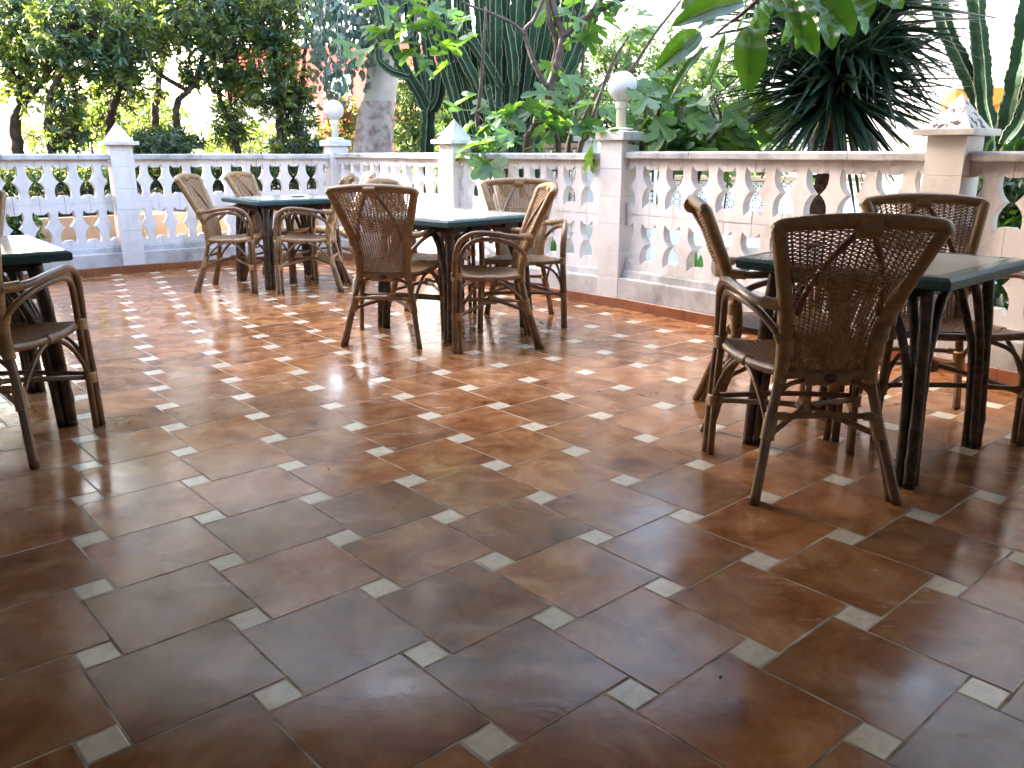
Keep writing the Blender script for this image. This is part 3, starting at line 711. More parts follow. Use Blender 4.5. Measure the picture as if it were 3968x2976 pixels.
def bits():
    rnd = random.Random(4)
    for (px, py, s_, lab) in ((1835, 1280, .05, 'curled dry leaf under the middle table'), (1905, 1237, .03, 'pale curled leaf under the middle table'), (1273, 1822, .012, 'small dark crumb on the floor in the middle of the terrace'), (785, 1378, .010, 'tiny dark crumb on the floor left of the middle'), (2793, 2632, .008, 'tiny pale crumb on the floor at the lower right'), (2100, 1250, .035, 'dry leaf on the tiles right of the middle table')):
        y = None
        d = at(px, py, 1)-Vector((0, 0, CH)); t = -CH/d.z; x, y = d.x*t, d.y*t
        m = MB(); n = 6; vs = []
        for i in range(n+1):
            u = i/n; w_ = s_*.3*math.sin(math.pi*(.06+.9*u)); vs += [(s_*(u-.5), -w_, .004+s_*.3*(u-.5)**2), (s_*(u-.5), 0, .0015), (s_*(u-.5), w_, .006+s_*.2*u*u)]
        m.add(vs, [(i*3+k, i*3+k+1, i*3+4+k, i*3+3+k) for i in range(n) for k in range(2)])
        o = m.build('fallen_leaf' if s_ > .02 else 'crumb', 'dry' if s_ > .02 else 'cap'); o.location = (x, y, .001); o.rotation_euler = (0, 0, rnd.uniform(0, 6)); tag(o, lab, 'leaf' if s_ > .02 else 'crumb')
bits()
# ------------------------------------------------------------------ plants
import numpy as np
NR = np.random.RandomState(5)
def unit(a): return a/np.maximum(1e-9, np.linalg.norm(a, axis=-1, keepdims=True))
def leaf_mesh(name, P, D, Nn, S, wr, m_, parent=None, fold=.25, shape='lance'):
    """N separate leaves: base P, direction D, face normal Nn, length S, width ratio wr"""
    N = len(P); D = unit(D); Sd = unit(np.cross(D, Nn)); Up = np.cross(Sd, D); S = S[:, None]
    w_ = S*wr/2
    if shape == 'round': K = [(0, 0, 0), (.30, .85, .1), (.30, -.85, .1), (.72, .75, .05), (.72, -.75, .05), (1, 0, -.1)]
    else: K = [(0, 0, 0), (.28, .8, .12), (.28, -.8, .12), (.66, .85, .08), (.66, -.85, .08), (1, 0, -.14)]
    v = np.stack([P+D*S*a+Sd*w_*b+Up*(S*c*fold*2 if b else S*c*fold*2) for a, b, c in K], 1)
    mid = np.stack([P+D*S*.5-Up*S*.0, ], 1)
    v = v.reshape(-1, 3); F = np.array([(0, 1, 3, 5), (0, 5, 4, 2)])
    f = (np.arange(N)[:, None, None]*6+F[None]).reshape(-1)
    me = bpy.data.meshes.new(name); me.vertices.add(len(v)); me.vertices.foreach_set('co', v.astype('f').reshape(-1))
    nf = 2*N; me.loops.add(4*nf); me.loops.foreach_set('vertex_index', f.astype('i')); me.polygons.add(nf)
    me.polygons.foreach_set('loop_start', np.arange(nf, dtype='i')*4); me.materials.append(M[m_] if isinstance(m_, str) else m_)
    me.update(calc_edges=True); me.validate()
    o = bpy.data.objects.new(name, me); COL.objects.link(o)
    if parent: o.parent = parent
    return o
def twigs_in(blobs, shell=.55):
    """twig tips scattered in ellipsoids (centre, radii, number)"""
    C = []; Dd = []
    for c, r, n in blobs:
        d = unit(NR.normal(size=(n, 3))); k = NR.uniform(shell**3, 1, n)[:, None]**(1/3)
        p = np.array(c)+d*k*np.array(r)*(1+.18*np.sin(7*d[:, :1]+3*d[:, 1:2])+.12*np.sin(11*d[:, 2:3])); C.append(p); Dd.append(unit(d+NR.normal(scale=.55, size=d.shape)))
    return np.concatenate(C), np.concatenate(Dd)
def rosettes(C, Dd, per, size, spread=.06, openn=.8):
    n = len(C); P = np.repeat(C, per, 0); A = np.repeat(Dd, per, 0)
    P = P+A*NR.uniform(-1, .4, (n*per, 1))*spread+NR.normal(scale=spread*.25, size=(n*per, 3))
    rd = unit(NR.normal(size=(n*per, 3))); rd = unit(rd-A*(rd*A).sum(1, keepdims=True))
    D = unit(A*NR.uniform(.1, 1, (n*per, 1))+rd*openn+np.array([0, 0, -.15])); Nn = unit(A+NR.normal(scale=.35, size=D.shape)+np.array([0, 0, .3]))
    return P, D, Nn, NR.uniform(.6, 1.1, n*per)*size
M['laurel'] = leafmat('laurel_leaf', (.010, .030, .014), (.032, .070, .030), None, .3, .18, (.17, .27, .04))
M['laurel2'] = leafmat('laurel_leaf_light', (.026, .046, .014), (.075, .098, .03), None, .34, .30, (.45, .60, .06))
M['yellowleaf'] = leafmat('sunny_leaf', (.045, .09, .016), (.12, .17, .03), None, .4, .45, (.38, .50, .06))
M['euca'] = leafmat('eucalyptus_leaf', (.030, .060, .048), (.095, .145, .125), None, .35, .2, (.14, .24, .12))
M['hedge'] = leafmat('hedge_leaf', (.022, .058, .014), (.070, .13, .034), None, .4, .32, (.18, .32, .05))
M['hedge2'] = leafmat('hedge_leaf_pale', (.048, .090, .026), (.11, .17, .05), None, .4, .32, (.22, .34, .07))
M['fig'] = leafmat('fig_leaf', (.012, .042, .020), (.028, .078, .034), (.05, .10, .045), .50, .34, (.17, .38, .02))
M['rubber'] = leafmat('rubber_leaf', (.008, .028, .008), (.017, .050, .013), (.07, .10, .04), .20, .26, (.11, .30, .015))
M['yucca'] = leafmat('yucca_leaf', (.003, .011, .008), (.009, .026, .016), None, .34, .08, (.06, .15, .03))
M['strap'] = leafmat('strap_leaf', (.03, .10, .02), (.08, .20, .04), None, .3, .3)
M['redleaf'] = leafmat('red_leaf', (.16, .04, .02), (.30, .09, .05), None, .5, .3, (.4, .10, .06))
def cactmat():
    m = mat('cactus_skin', (.007, .024, .010), .7, .22, (5, (.016, .046, .018), .3, .75), (30, .3)); return m
M['cactus'] = cactmat(); M['crib'] = mat('cactus_rib_edge', (.17, .18, .10), .7)
def tree(name, label, trunk_paths, blobs, leafm, per, size, wr=.34, group=None, shell=.5, bark='bark', cat='tree', base=None, shape='lance', openn=.8, spread=.06, trunkname='trunk', crownname='crown', extra=None):
    b = Vector(base or trunk_paths[0][0][0]); o = thing(name, label, cat, b, 0, group)
    m = MB()
    for pts, r0, r1 in trunk_paths:
        q = crv([Vector(p)-b for p in pts], 8*len(pts)); n_ = len(q)
        for i in range(1, n_-1): q[i] += Vector((random.gauss(0, r0*.12), random.gauss(0, r0*.12), 0))
        m.tube(q, lambda s_: r0+(r1-r0)*s_, 9)
    blobs = [(c, q, int(n_*(.95 if name == 'laurel_tree' else 1))) for c, q, n_ in blobs]; C, Dd = twigs_in(blobs, shell)
    # fine limbs from blob centres out to a share of the twigs
    k0 = 0
    for c, r, n_ in blobs:
        for i in range(k0, k0+n_, max(3, n_//28)):
            c0 = Vector(c)+Vector([random.uniform(-.3, .3)*a for a in r]); t_ = Vector(C[i]); md = c0.lerp(t_, .5)+Vector([random.gauss(0, .06) for _ in range(3)])
            m.tube([c0-b, md-b, t_-b], [r1*.55, r1*.35, r1*.14], 5, 0, False)
        k0 += n_
    m.build(trunkname, bark, o)
    P, D, Nn, S = rosettes(C-np.array(b), Dd, per, size*(1.22 if name == 'laurel_tree' else 1), spread, openn)
    mats = leafm if isinstance(leafm, (list, tuple)) else [leafm]
    k = NR.randint(0, len(mats), len(C)).repeat(per)
    for i, q in enumerate(mats):
        s_ = k == i; lo = leaf_mesh(crownname, P[s_], D[s_], Nn[s_], S[s_], wr, q, o, .25, shape)
    return o
def B(px, py, Y, rx, ry, rz, n): return (tuple(at(px, py, Y)), (rx, ry, rz), n)
G1 = 'leafy trees in the bed behind the left balustrade'
gz = lambda p: (p[0], p[1], .35)
def T(*pp, Y): return [at(a, b, Y) for a, b in pp]
def trunk(Y, pts, r0, r1):
    q = T(*pts, Y=Y); q = [Vector((q[0].x, q[0].y, .35))]+q; return (q, r0, r1)
LAU = ['laurel', 'laurel2']
tree('laurel_tree', 'leafy tree with a thick forked dark trunk at the left edge', [trunk(11.2, [(60, 500), (85, 400), (40, 300), (-20, 150)], .085, .04), (T((85, 410), (150, 330), (240, 200), (300, 60), Y=11.2), .05, .02)],
     [B(-60, 60, 11.3, .9, .8, .6, 300), B(150, 110, 11.3, .7, .7, .55, 330), B(60, 300, 11, .35, .35, .35, 90), B(200, 250, 11.6, .5, .5, .35, 130)], LAU, 9, .085, .36, G1)
tree('laurel_tree', 'leafy tree with a dry vine-hung trunk, second from the left edge', [trunk(10.8, [(190, 540), (185, 450), (210, 330), (330, 160)], .06, .025)],
     [B(330, 110, 10.6, .75, .6, .5, 400), B(250, 400, 10.9, .30, .3, .28, 70), B(270, 520, 10.9, .3, .3, .22, 90), B(430, 230, 10.8, .5, .5, .3, 160)], LAU, 9, .085, .36, G1)
tree('laurel_tree', 'tree standing behind the leftmost pyramid pillar', [trunk(12.0, [(425, 500), (445, 400), (480, 300), (560, 150)], .07, .03)],
     [B(520, 90, 11.8, .9, .7, .55, 420), B(470, 330, 12.2, .5, .45, .3, 150), B(400, 480, 12.2, .3, .3, .3, 80)], LAU, 9, .085, .36, G1)
tree('laurel_tree', 'tree with an S-curved dark trunk against the white wall', [trunk(11.6, [(705, 560), (680, 470), (690, 390), (740, 340), (790, 200), (800, 50)], .055, .025), (T((720, 350), (620, 290), (560, 230), (500, 220), Y=11.6), .035, .015)],
     [B(740, 60, 11.4, .8, .7, .5, 420), B(640, 550, 11.6, .38, .3, .17, 170), B(760, 300, 11.8, .25, .3, .25, 70), B(880, 200, 11.5, .35, .4, .5, 160)], LAU, 9, .085, .36, G1)
tree('laurel_tree', 'slim tree with open foliage in front of the red wall', [trunk(11.9, [(915, 560), (885, 470), (850, 380), (830, 250), (820, 80)], .05, .022)],
     [B(900, 330, 12.0, .30, .3, .55, 190), B(900, 500, 12.0, .28, .28, .26, 80), B(870, 60, 12.1, .6, .6, .5, 260)], LAU, 9, .085, .36, G1)
tree('laurel_tree', 'twin-stemmed dark tree left of the smaller globe lamp', [trunk(11.4, [(1085, 560), (1080, 470), (1095, 380), (1060, 230), (1010, 60)], .055, .025), trunk(11.5, [(1165, 540), (1150, 470), (1165, 380), (1180, 200), (1190, 20)], .045, .02)],
     [B(1070, 300, 11.4, .42, .4, .55, 300), B(1060, 60, 11.5, .6, .5, .5, 330), B(1150, 430, 11.6, .25, .25, .35, 110), B(1160, 570, 11.4, .45, .3, .12, 120)], LAU, 9, .085, .36, G1)
tree('laurel_tree', 'dark crown hanging over the top of the view between the left trees', [trunk(13.2, [(600, 480), (610, 350), (640, 150), (660, 0)], .07, .03)],
     [B(640, 10, 13.2, 1.1, .8, .6, 420), B(250, -40, 13.4, 1.3, .8, .6, 420), B(1020, -20, 13.0, .9, .7, .5, 260)], LAU, 8, .09, .36, G1)
for (px, Y, w_, lab) in ((-250, 12.6, 2.3, 'added tall tree whose high crown closes the sky over the left corner'), (450, 14.5, 2.5, 'added tall tree rising behind the left trees'), (1050, 15.5, 2.4, 'added tall tree rising behind the red-walled gap'), (1700, 14.5, 2.3, 'added tall tree rising behind the cactus clump'), (2150, 16.5, 2.2, 'added tall tree rising above the middle bushes'), (3150, 14.0, 2.2, 'added tall tree rising behind the yucca')):
    c = at(px, 300, Y); zc = 6.4+(Y-14)*.2
    tree('sky_screen_tree', lab, [([Vector((c.x, c.y, .0)), Vector((c.x+.15, c.y, 3.0)), Vector((c.x, c.y, zc))], .11, .05)], [((c.x, c.y, zc), (w_, 1.6, 2.2), 700), ((c.x+.8, c.y+.3, zc+1.6), (w_*.8, 1.3, 1.4), 260)], ['laurel'], 9, .19, .45, 'added tall trees that keep sky out of the floor reflections', .5)  # high crowns added so the floor mirrors dark foliage instead of sky
YB = 'sunny shrubs in the left bed'
def shrub(lab, blobs, mats=('yellowleaf', 'laurel2'), per=9, size=.08, g=YB, wr=.36, Yb=None, name='shrub', shape='lance', r=.03):
    c = Vector(blobs[0][0]); z = .4 if c.x < -.8 else -.05
    return tree(name, lab, [([Vector((c.x, c.y, z)), Vector((c.x+.05, c.y, (z+c.z)/2)), c], r, r*.4)], blobs, list(mats), per, size, wr, g, .35, cat='shrub', trunkname='stem', crownname='foliage', shape=shape)
shrub('yellow-green sunlit shrub right of the leftmost pyramid', [B(590, 450, 14.5, .55, .5, .45, 330), B(520, 540, 14, .6, .5, .3, 180)], size=.075)
shrub('sunlit shrub between the two leftmost trunks', [B(330, 460, 13.6, .55, .5, .5, 260), B(130, 540, 13.5, .5, .4, .3, 90)])
shrub('dark low shrub behind the rail right of the leftmost pyramid pillar', [B(640, 560, 10.4, .42, .3, .13, 260), B(570, 575, 10.2, .3, .25, .12, 120)], ('laurel',), size=.07)
shrub('pale yellow bush beside the smaller globe lamp', [B(1330, 480, 13.0, .28, .3, .55, 300), B(1290, 560, 12.5, .3, .3, .25, 120)], ('yellowleaf', 'laurel2', 'redleaf'), size=.075)
shrub('olive-green bush between the big trunk and the cactus', [B(1590, 430, 12.6, .38, .35, .75, 520)], ('laurel2', 'laurel', 'hedge2'), size=.07)
shrub('feathery pale shrub behind the smaller lamp', [B(1000, 540, 14.5, .7, .4, .32, 260), B(820, 560, 15, .5, .4, .25, 130)], ('yellowleaf',), size=.09, wr=.2)
shrub('low plant behind the lower holes at the left edge', [B(60, 870, 8.1, .25, .18, .2, 60)], ('strap', 'laurel'), 6, .10, wr=.5)
shrub('unseen dark hedge added beyond the right end of the balustrade to dim light', [((5.4, 5.2, 1.3), (.8, 1.3, 1.4), 700), ((5.0, 3.2, 1.2), (.6, .9, 1.3), 400), ((6.4, 7.4, 1.4), (.8, 1.0, 1.4), 400)], ('laurel',), 8, .13, 'glossy shrubs at the right edge', .42)  # outside the frame, added to darken the table rim and right balustrade
for k, (px, py, Y, lab) in enumerate(((60, 700, 9.9, 'low dark shrub on the bed at the far left'), (330, 690, 10.2, 'low dark shrub on the bed behind the leftmost pyramid'), (640, 690, 10.6, 'low dark shrub on the bed behind the far left chair'), (900, 690, 11.0, 'low dark shrub on the bed behind the far left table'), (1150, 680, 11.6, 'low dark shrub on the bed left of the far corner pillar'))):
    shrub(lab, [B(px, py, Y, .62, .35, .20, 230), B(px+90, py-20, Y+.6, .5, .4, .22, 150)], ('laurel', 'laurel', 'laurel2'), 8, .08, 'low shrubs on the raised bed')
# big eucalyptus
def eucalyptus():
    b = at(1443, 620, 10.8); b.z = .3; o = thing('eucalyptus_tree', 'big pale-barked eucalyptus tree with drooping grey-green leaves', 'tree', b)
    def shell_(pts, name, m_, rough):
        q = crv([at(a, c, 10.8)-b for a, c, _ in pts], 60); R_ = [k for _, _, k in pts]
        m = MB(); n = len(q); seg = 40; vs = []; rnd = random.Random(2)
        ph = [rnd.uniform(0, 6) for _ in range(8)]
        for i, p in enumerate(q):
            s_ = i/(n-1)*(len(R_)-1); k = min(int(s_), len(R_)-2); r = R_[k]+(R_[k+1]-R_[k])*(s_-k)
            for j in range(seg):
                a = 2*math.pi*j/seg; d = rough*(math.sin(9*a+ph[0]+3*math.sin(i*.23))*.5+math.sin(17*a+ph[1]+2*math.sin(i*.31+ph[2]))*.35+math.sin(5*a+i*.2)*.2)+.01*math.sin(3*a+i*.1)
                vs.append((p.x+(r+d)*math.cos(a), p.y+(r+d)*math.sin(a), p.z))
        m.add(vs, [(i*seg+j, i*seg+(j+1) % seg, (i+1)*seg+(j+1) % seg, (i+1)*seg+j) for i in range(n-1) for j in range(seg)]+[tuple(range((n-1)*seg, n*seg))], 0, True)
        m.build(name, m_, o)
    shell_([(1438, 760, .262), (1443, 600, .240), (1455, 480, .226), (1466, 395, .2085)], 'rough_bark', 'eucbark', .012)
    shell_([(1462, 430, .205), (1480, 250, .190), (1500, 50, .175), (1530, -250, .15), (1540, -700, .11)], 'trunk', 'eucpale', .002)
    m = MB(); C = []; 
    for i in range(66):
        px = random.choice([random.uniform(1185, 1500), random.uniform(1230, 1420), random.uniform(1430, 1700)]); top = random.uniform(-260, 120)
        lim = 400-abs(px-1330)*1.1 if px < 1500 else 130
        y1 = max(top+60, min(lim, top+random.uniform(180, 420))); Y = random.uniform(9.9, 11.2)
        a, c = at(px, top, Y), at(px+random.uniform(-50, 50), y1, Y); md = a.lerp(c, .4)+Vector((random.uniform(-.12, .12), random.uniform(-.1, .1), .06)); q = crv([a, md, c], 16)
        m.tube([p-b for p in q], lambda s_: .006*(1-s_*.7), 5, 0, False)
        C += [(q[int(k)], (q[min(len(q)-1, int(k)+1)]-q[int(k)-1]).normalized()) for k in np.linspace(2, len(q)-1, 14)]
    for a_, c_ in (((1500, 60), (1300, -120)), ((1505, 0), (1250, -30)), ((1510, -100), (1700, -250))):
        m.tube(crv([at(*a_, 10.8)-b, at((a_[0]+c_[0])/2, (a_[1]+c_[1])/2-60, 10.7)-b, at(*c_, 10.6)-b], 14), lambda s_: .05*(1-.7*s_), 8)
    m.build('branches', 'eucpale', o)
    per = 3; P = np.array([p for p, _ in C]).repeat(per, 0)+NR.normal(scale=.045, size=(len(C)*per, 3)); T_ = np.array([t for _, t in C]).repeat(per, 0)
    D = unit(T_*.4+NR.normal(scale=.6, size=P.shape)+np.array([0, 0, -.9])); Nn = unit(NR.normal(size=P.shape))
    leaf_mesh('foliage', P-np.array(b), D, Nn, NR.uniform(.065, .115, len(P)), .62, 'euca', o, .1, 'round')
M['eucbark'] = mat('eucalyptus_rough_bark', (.34, .285, .26), .95, .2, (9, (.19, .14, .125), .45, .62, 8), (22, 1))
M['eucpale'] = mat('eucalyptus_smooth_bark', (.33, .30, .26), .7, .3, (6, (.42, .39, .35), .3, .7), (9, .3))
eucalyptus()
# hedge mass in the middle distance
G3 = 'tall light green bushes in the middle background'
for k, (px, w_, top) in enumerate(((1760, 1.0, 330), (2080, 1.15, 210), (2420, 1.3, 150), (2760, 1.2, 230))):
    labs = ['light green bush behind the candelabra cactus', 'light green bush behind the fig stems', 'tall light green bush left of and above the nearest globe lamp', 'light green bush behind the fig leaves, right of the nearest globe lamp']
    Y = 14.5+.5*(k % 2); zc = (at(px, top, Y).z+.1)/2; c = at(px, 400, Y)
    tree('tall_bush', labs[k], [([Vector((c.x, c.y, -.06)), Vector((c.x+.1, c.y, zc))], .08, .04)], [((c.x, c.y, zc), (w_, 1.0, zc+.1), 2600), ((c.x+.4, c.y-.5, zc*.8), (w_*.7, .7, zc*.7), 900)], ['hedge', 'hedge2'], 8, .10, .38, G3, .72, cat='bush', trunkname='stem', crownname='foliage')
# candelabra cacti
def cact_arm(m, pts, r, ribs=5, tw=0, tip=True):
    q = resample(crv(pts, 60), .022); n = len(q); seg = ribs*4; vs = []; up = None; ph = random.uniform(0, 6); wl = random.uniform(.16, .24)
    L = n*.022
    for i, p in enumerate(q):
        t = (q[min(i+1, n-1)]-q[max(i-1, 0)]).normalized()
        if up is None: up = t.orthogonal().normalized()
        up = (up-t*up.dot(t)).normalized(); sd_ = t.cross(up); s_ = i*.022
        e = min(1, (L-s_)/(r*1.2)+.05) if tip else 1; e = math.sqrt(max(.02, e)); e0 = min(1, .72+s_/.25)
        pinch = 1-.12*max(0, math.sin(2*math.pi*s_/ (wl*3.1)+ph))**3
        for k in range(seg):
            f = (1+.07*math.sin(2*math.pi*s_/.035+k), .66, .52, .66)[k % 4] if ribs > 2 else 1
            a = 2*math.pi*k/seg+tw; rr = r*f*e*e0*pinch*(1+.07*math.sin(2*math.pi*s_/wl+ph+k//4)); vs.append(p+up*math.cos(a)*rr+sd_*math.sin(a)*rr)
    fs = [(i*seg+k, i*seg+(k+1) % seg, (i+1)*seg+(k+1) % seg, (i+1)*seg+k) for i in range(n-1) for k in range(seg)]+[tuple((n-1)*seg+k for k in range(seg))]
    m.add(vs, fs, 0, False)
    # pale toothed rib edges
    for r_ in range(ribs):
        e_ = [Vector(vs[i*seg+r_*4]) for i in range(n)]
        for a in range(0, n-1, 1): pass
        m.tube(e_, .0046, 3, 1, False)
def cactus(label, arms, Y, b, group='tall ribbed cacti beyond the balustrade'):
    b = Vector(b); o = thing('cactus', label, 'cactus', b, 0, group)
    for i, (pts, r) in enumerate(arms):
        m = MB(); q = [(p if isinstance(p, Vector) else at(p[0], p[1], Y+(p[2] if len(p) > 2 else 0)))-b for p in pts]
        cact_arm(m, q, r); m.build('stem' if i == 0 else 'arm', ['cactus', 'crib'], o)
c1 = at(1655, 600, 9.9); c1.z = -.05
cactus('candelabra cactus whose single stem forks beside the big tree trunk', [([c1, (1655, 620), (1658, 520), (1662, 415)], .085), ([(1660, 430), (1615, 345), (1545, 230), (1490, 100), (1455, -40)], .068), ([(1585, 300, -.05), (1520, 280), (1470, 240), (1462, 190)], .045), ([(1510, 175, -.05), (1480, 165), (1462, 130), (1468, 90)], .04),
        ([(1664, 430), (1676, 330), (1655, 180), (1650, 20), (1640, -60)], .07), ([(1668, 430), (1700, 380, -.1), (1712, 250, -.1), (1700, 120, -.1), (1690, 20)], .06), ([(1670, 420), (1640, 340, .2), (1600, 150, .3), (1570, -50, .3)], .06)], 9.9, c1)
c2 = at(1960, 600, 9.5); c2.z = -.05; arms = []
rnd = random.Random(9)
for k in range(25):
    bx = 1820+k*11+rnd.uniform(-10, 10); ty = -60; tx = 1640+k*28+rnd.uniform(-25, 25); dy = rnd.uniform(-.3, .35)
    sy = rnd.uniform(420, 560); base = at(bx, 600, 9.5+dy); base.z = -.05
    arms.append(([base, (bx, 600, dy), (bx+(tx-bx)*.12, sy, dy), (bx+(tx-bx)*.48, 300, dy), (bx+(tx-bx)*.8, 120, dy*1.3), (tx, ty, dy*1.5)], rnd.uniform(.052, .078)))
for x0, y0, x1, y1 in ((1880, 420, 1770, 180), (1935, 340, 1800, 120), (1900, 520, 1880, 330), (1990, 330, 1960, 90)):
    arms.append(([(x0, y0, -.3), ((x0+x1)/2+8, (y0+y1)/2, -.35), (x1, y1, -.35)], .06))
cactus('dense clump of dark upright cactus columns behind the fig branches', arms, 9.5, c2)
c3 = at(3835, 640, 7.6); c3.z = -.05
cactus('blue-green cactus columns behind the near right pyramid pillar', [([c3, (3840, 640), (3838, 520), (3812, 400), (3800, 250), (3785, 100), (3770, -60)], .075), ([(3825, 620, .1), (3800, 480, .1), (3770, 350, .1), (3715, 230, .1), (3660, 110, .1), (3620, -60, .1)], .072)], 7.6, c3)
c4 = at(3900, 640, 7.0); c4.z = -.05
cactus('thick pale-edged cactus at the right edge of the view', [([c4, (3895, 620), (3905, 500), (3930, 350), (3965, 180), (3990, -40)], .105), ([(3890, 560, -.1), (3950, 480, -.1), (4000, 330, -.1), (4020, 100, -.1)], .08)], 7.0, c4)
# fig tree
def lobed(m, base, d, n, L, rnd, mi=0):
    """one lobed fig leaf with a raised midrib fold"""
    d = Vector(d).normalized(); n = Vector(n); n = (n-d*n.dot(d)).normalized(); s_ = d.cross(n)
    lobes = [(-.62, .50), (-.36, .78), (0, 1.0), (.36, .78), (.62, .50)] if rnd.random() < .75 else [(-.45, .66), (0, 1.0), (.45, .66)]
    out = [(0, 0)]; K = len(lobes)
    for i, (a, l) in enumerate(lobes):
        a *= 1.9
        for da, lf in ((-.23, .55), (-.23, .78), (-.12, .96), (.02, 1.02), (.14, .94), (.23, .76), (.23, .55)): out.append((l*lf*math.sin(a+da*1.15), .1+l*.9*lf*math.cos(a+da*1.15)))
        if i < K-1: a2 = (a+lobes[i+1][0]*1.9)/2; out.append((.34*math.sin(a2), .12+.34*math.cos(a2)))
    cur = rnd.uniform(.1, .5); c = m.v; o = len(c)
    pts = []
    for x, y in out:
        z = abs(x)*.30-cur*y*y*.6; pts.append(Vector(base)+d*(y*L)+s_*(x*L)+n*(z*L))
    ctr = Vector(base)+d*(.28*L)-n*(.02*L)
    vs = [ctr]+pts; k = len(pts)
    m.add(vs, [(0, i+1, (i+1) % k+1) for i in range(k)], mi, False)
def fig(name, label, base_px, Y, stems, leafspots, rnd, lsize=(.15, .25)):
    b = at(*base_px, Y); b.z = -.06; o = thing(name, label, 'tree', b, 0, 'fig trees behind the balustrade')
    m = MB(); tw = MB()
    for pts, r0, r1 in stems:
        q = crv([at(p[0], p[1], Y+(p[2] if len(p) > 2 else 0))-b for p in pts], 10*len(pts)); n_ = len(q)
        ks = [rnd.uniform(.1, .95) for _ in range(5)]
        m.tube(q, lambda s_: (r0+(r1-r0)*s_)*(1+sum(.22*math.exp(-((s_-k)/.012)**2) for k in ks)), 10)
    m.build('trunk', 'figbark', o)
    m = MB()
    for px, py, dY, n_, spr, dirx in leafspots:
        tw = MB()
        c = at(px, py, Y+dY)-b
        tw.tube([c+Vector((-dirx*.15, .05, -.25)), c+Vector((0, 0, -.05)), c+Vector((dirx*.1, 0, .05))], [.007, .005, .003], 6)
        for i in range(n_):
            a = rnd.uniform(0, 6.28); s_ = c+Vector((rnd.gauss(0, spr), rnd.gauss(0, spr*.8), rnd.gauss(0, spr*.8)))
            d = Vector((math.cos(a)+dirx*.8, math.sin(a)*.8-.25, rnd.uniform(-.9, .25))).normalized()
            pet = s_-d*rnd.uniform(.05, .12)+Vector((0, 0, .02)); tw.tube([pet, s_], [.0028, .0022], 4, 0, False)
            L = rnd.uniform(*lsize); lobed(m, s_, d, Vector((rnd.gauss(0, .45), -.25+rnd.gauss(0, .4), 1)), L, rnd)
        tw.build('twig', 'figbark', o)
    m.build('foliage', 'fig', o)
    return o
g3 = lambda a, b, dy=0: (1800+.4521*a, .4521*b, dy)
rnd = random.Random(21)
fig('fig_tree', 'fig tree with several bare curving stems in the middle of the view', (2060, 600), 8.3, [
 ([g3(560, 1900), g3(540, 1400), g3(540, 1200), g3(590, 1110), g3(660, 900), g3(740, 700), g3(800, 500), g3(835, 290), g3(790, 170), g3(735, -40)], .052, .028),
 ([g3(835, 300, -.02), g3(880, 285, -.03), g3(1000, 170, -.05), g3(1180, 75, -.05), g3(1380, -15, -.05)], .030, .018),
 ([g3(830, 1900, .1), g3(800, 1290, .1), g3(750, 1100, .1), g3(738, 900, .1), g3(760, 600, .08), g3(785, 350, .05), g3(730, 200), g3(700, -40)], .036, .024),
 ([g3(700, 740, -.05), g3(625, 610, -.05), g3(560, 450, -.05), g3(515, 265, -.05), g3(590, 170, -.05), g3(675, -20, -.05)], .026, .016),
 ([g3(515, 300, -.06), g3(420, 210, -.06), g3(250, 125, -.1), g3(120, 80, -.1), g3(-30, 15, -.1)], .018, .009),
 ([g3(450, 1900, -.1), g3(330, 1330, -.1), g3(240, 1240, -.15), g3(130, 1120, -.15), g3(105, 1030, -.15), g3(130, 800, -.15), g3(155, 500, -.15), g3(178, 60, -.15)], .034, .011),
 ([g3(950, 1900, .1), g3(985, 1290, .1), g3(1060, 1150, .1), g3(1110, 970, .1), g3(1200, 700, .1), g3(1300, 480, .1), g3(1400, 310, .1)], .034, .012),
 ([g3(880, 1900, .15), g3(890, 1240, .15), g3(980, 1090, .15), g3(1090, 870, .18), g3(1210, 690, .2), g3(1420, 590, .22), g3(1620, 300, .25), g3(1850, 0, .25)], .026, .013),
 ([g3(880, 1900, .2), g3(890, 1290, .2), g3(940, 1000, .2), g3(990, 700, .2), g3(1020, 400, .2), g3(1035, 80, .2)], .022, .010)],
 [(1880, 470, -.4, 9, .14, -.5), (1960, 420, -.3, 9, .14, -.3), (2060, 370, -.3, 9, .16, 0), (2160, 390, -.2, 6, .14, .3), (1930, 560, -.75, 7, .10, -.6), (1890, 630, -1.0, 5, .07, -.3), (2280, 420, -.1, 5, .12, .3), (2040, 460, -.3, 7, .14, 0), (1840, 540, -.5, 5, .1, -.6),
  (1560, 80, -.6, 10, .18, -.4), (1650, 40, -.6, 10, .18, 0), (1620, 170, -.6, 7, .14, -.2), (1740, 60, -.5, 7, .15, 0), (1500, 30, -.6, 5, .12, -.3),
  (2290, 40, 0, 9, .16, .3), (2400, 50, .05, 9, .15, .3), (2450, 110, .1, 5, .10, .2), (2200, 20, .1, 4, .1, 0), (2120, 290, .1, 3, .1, 0), (2260, 500, 0, 4, .1, .3)], rnd, (.17, .27))
g4 = lambda a, b, dy=0: (2200+.5877*a, .5877*b, dy)
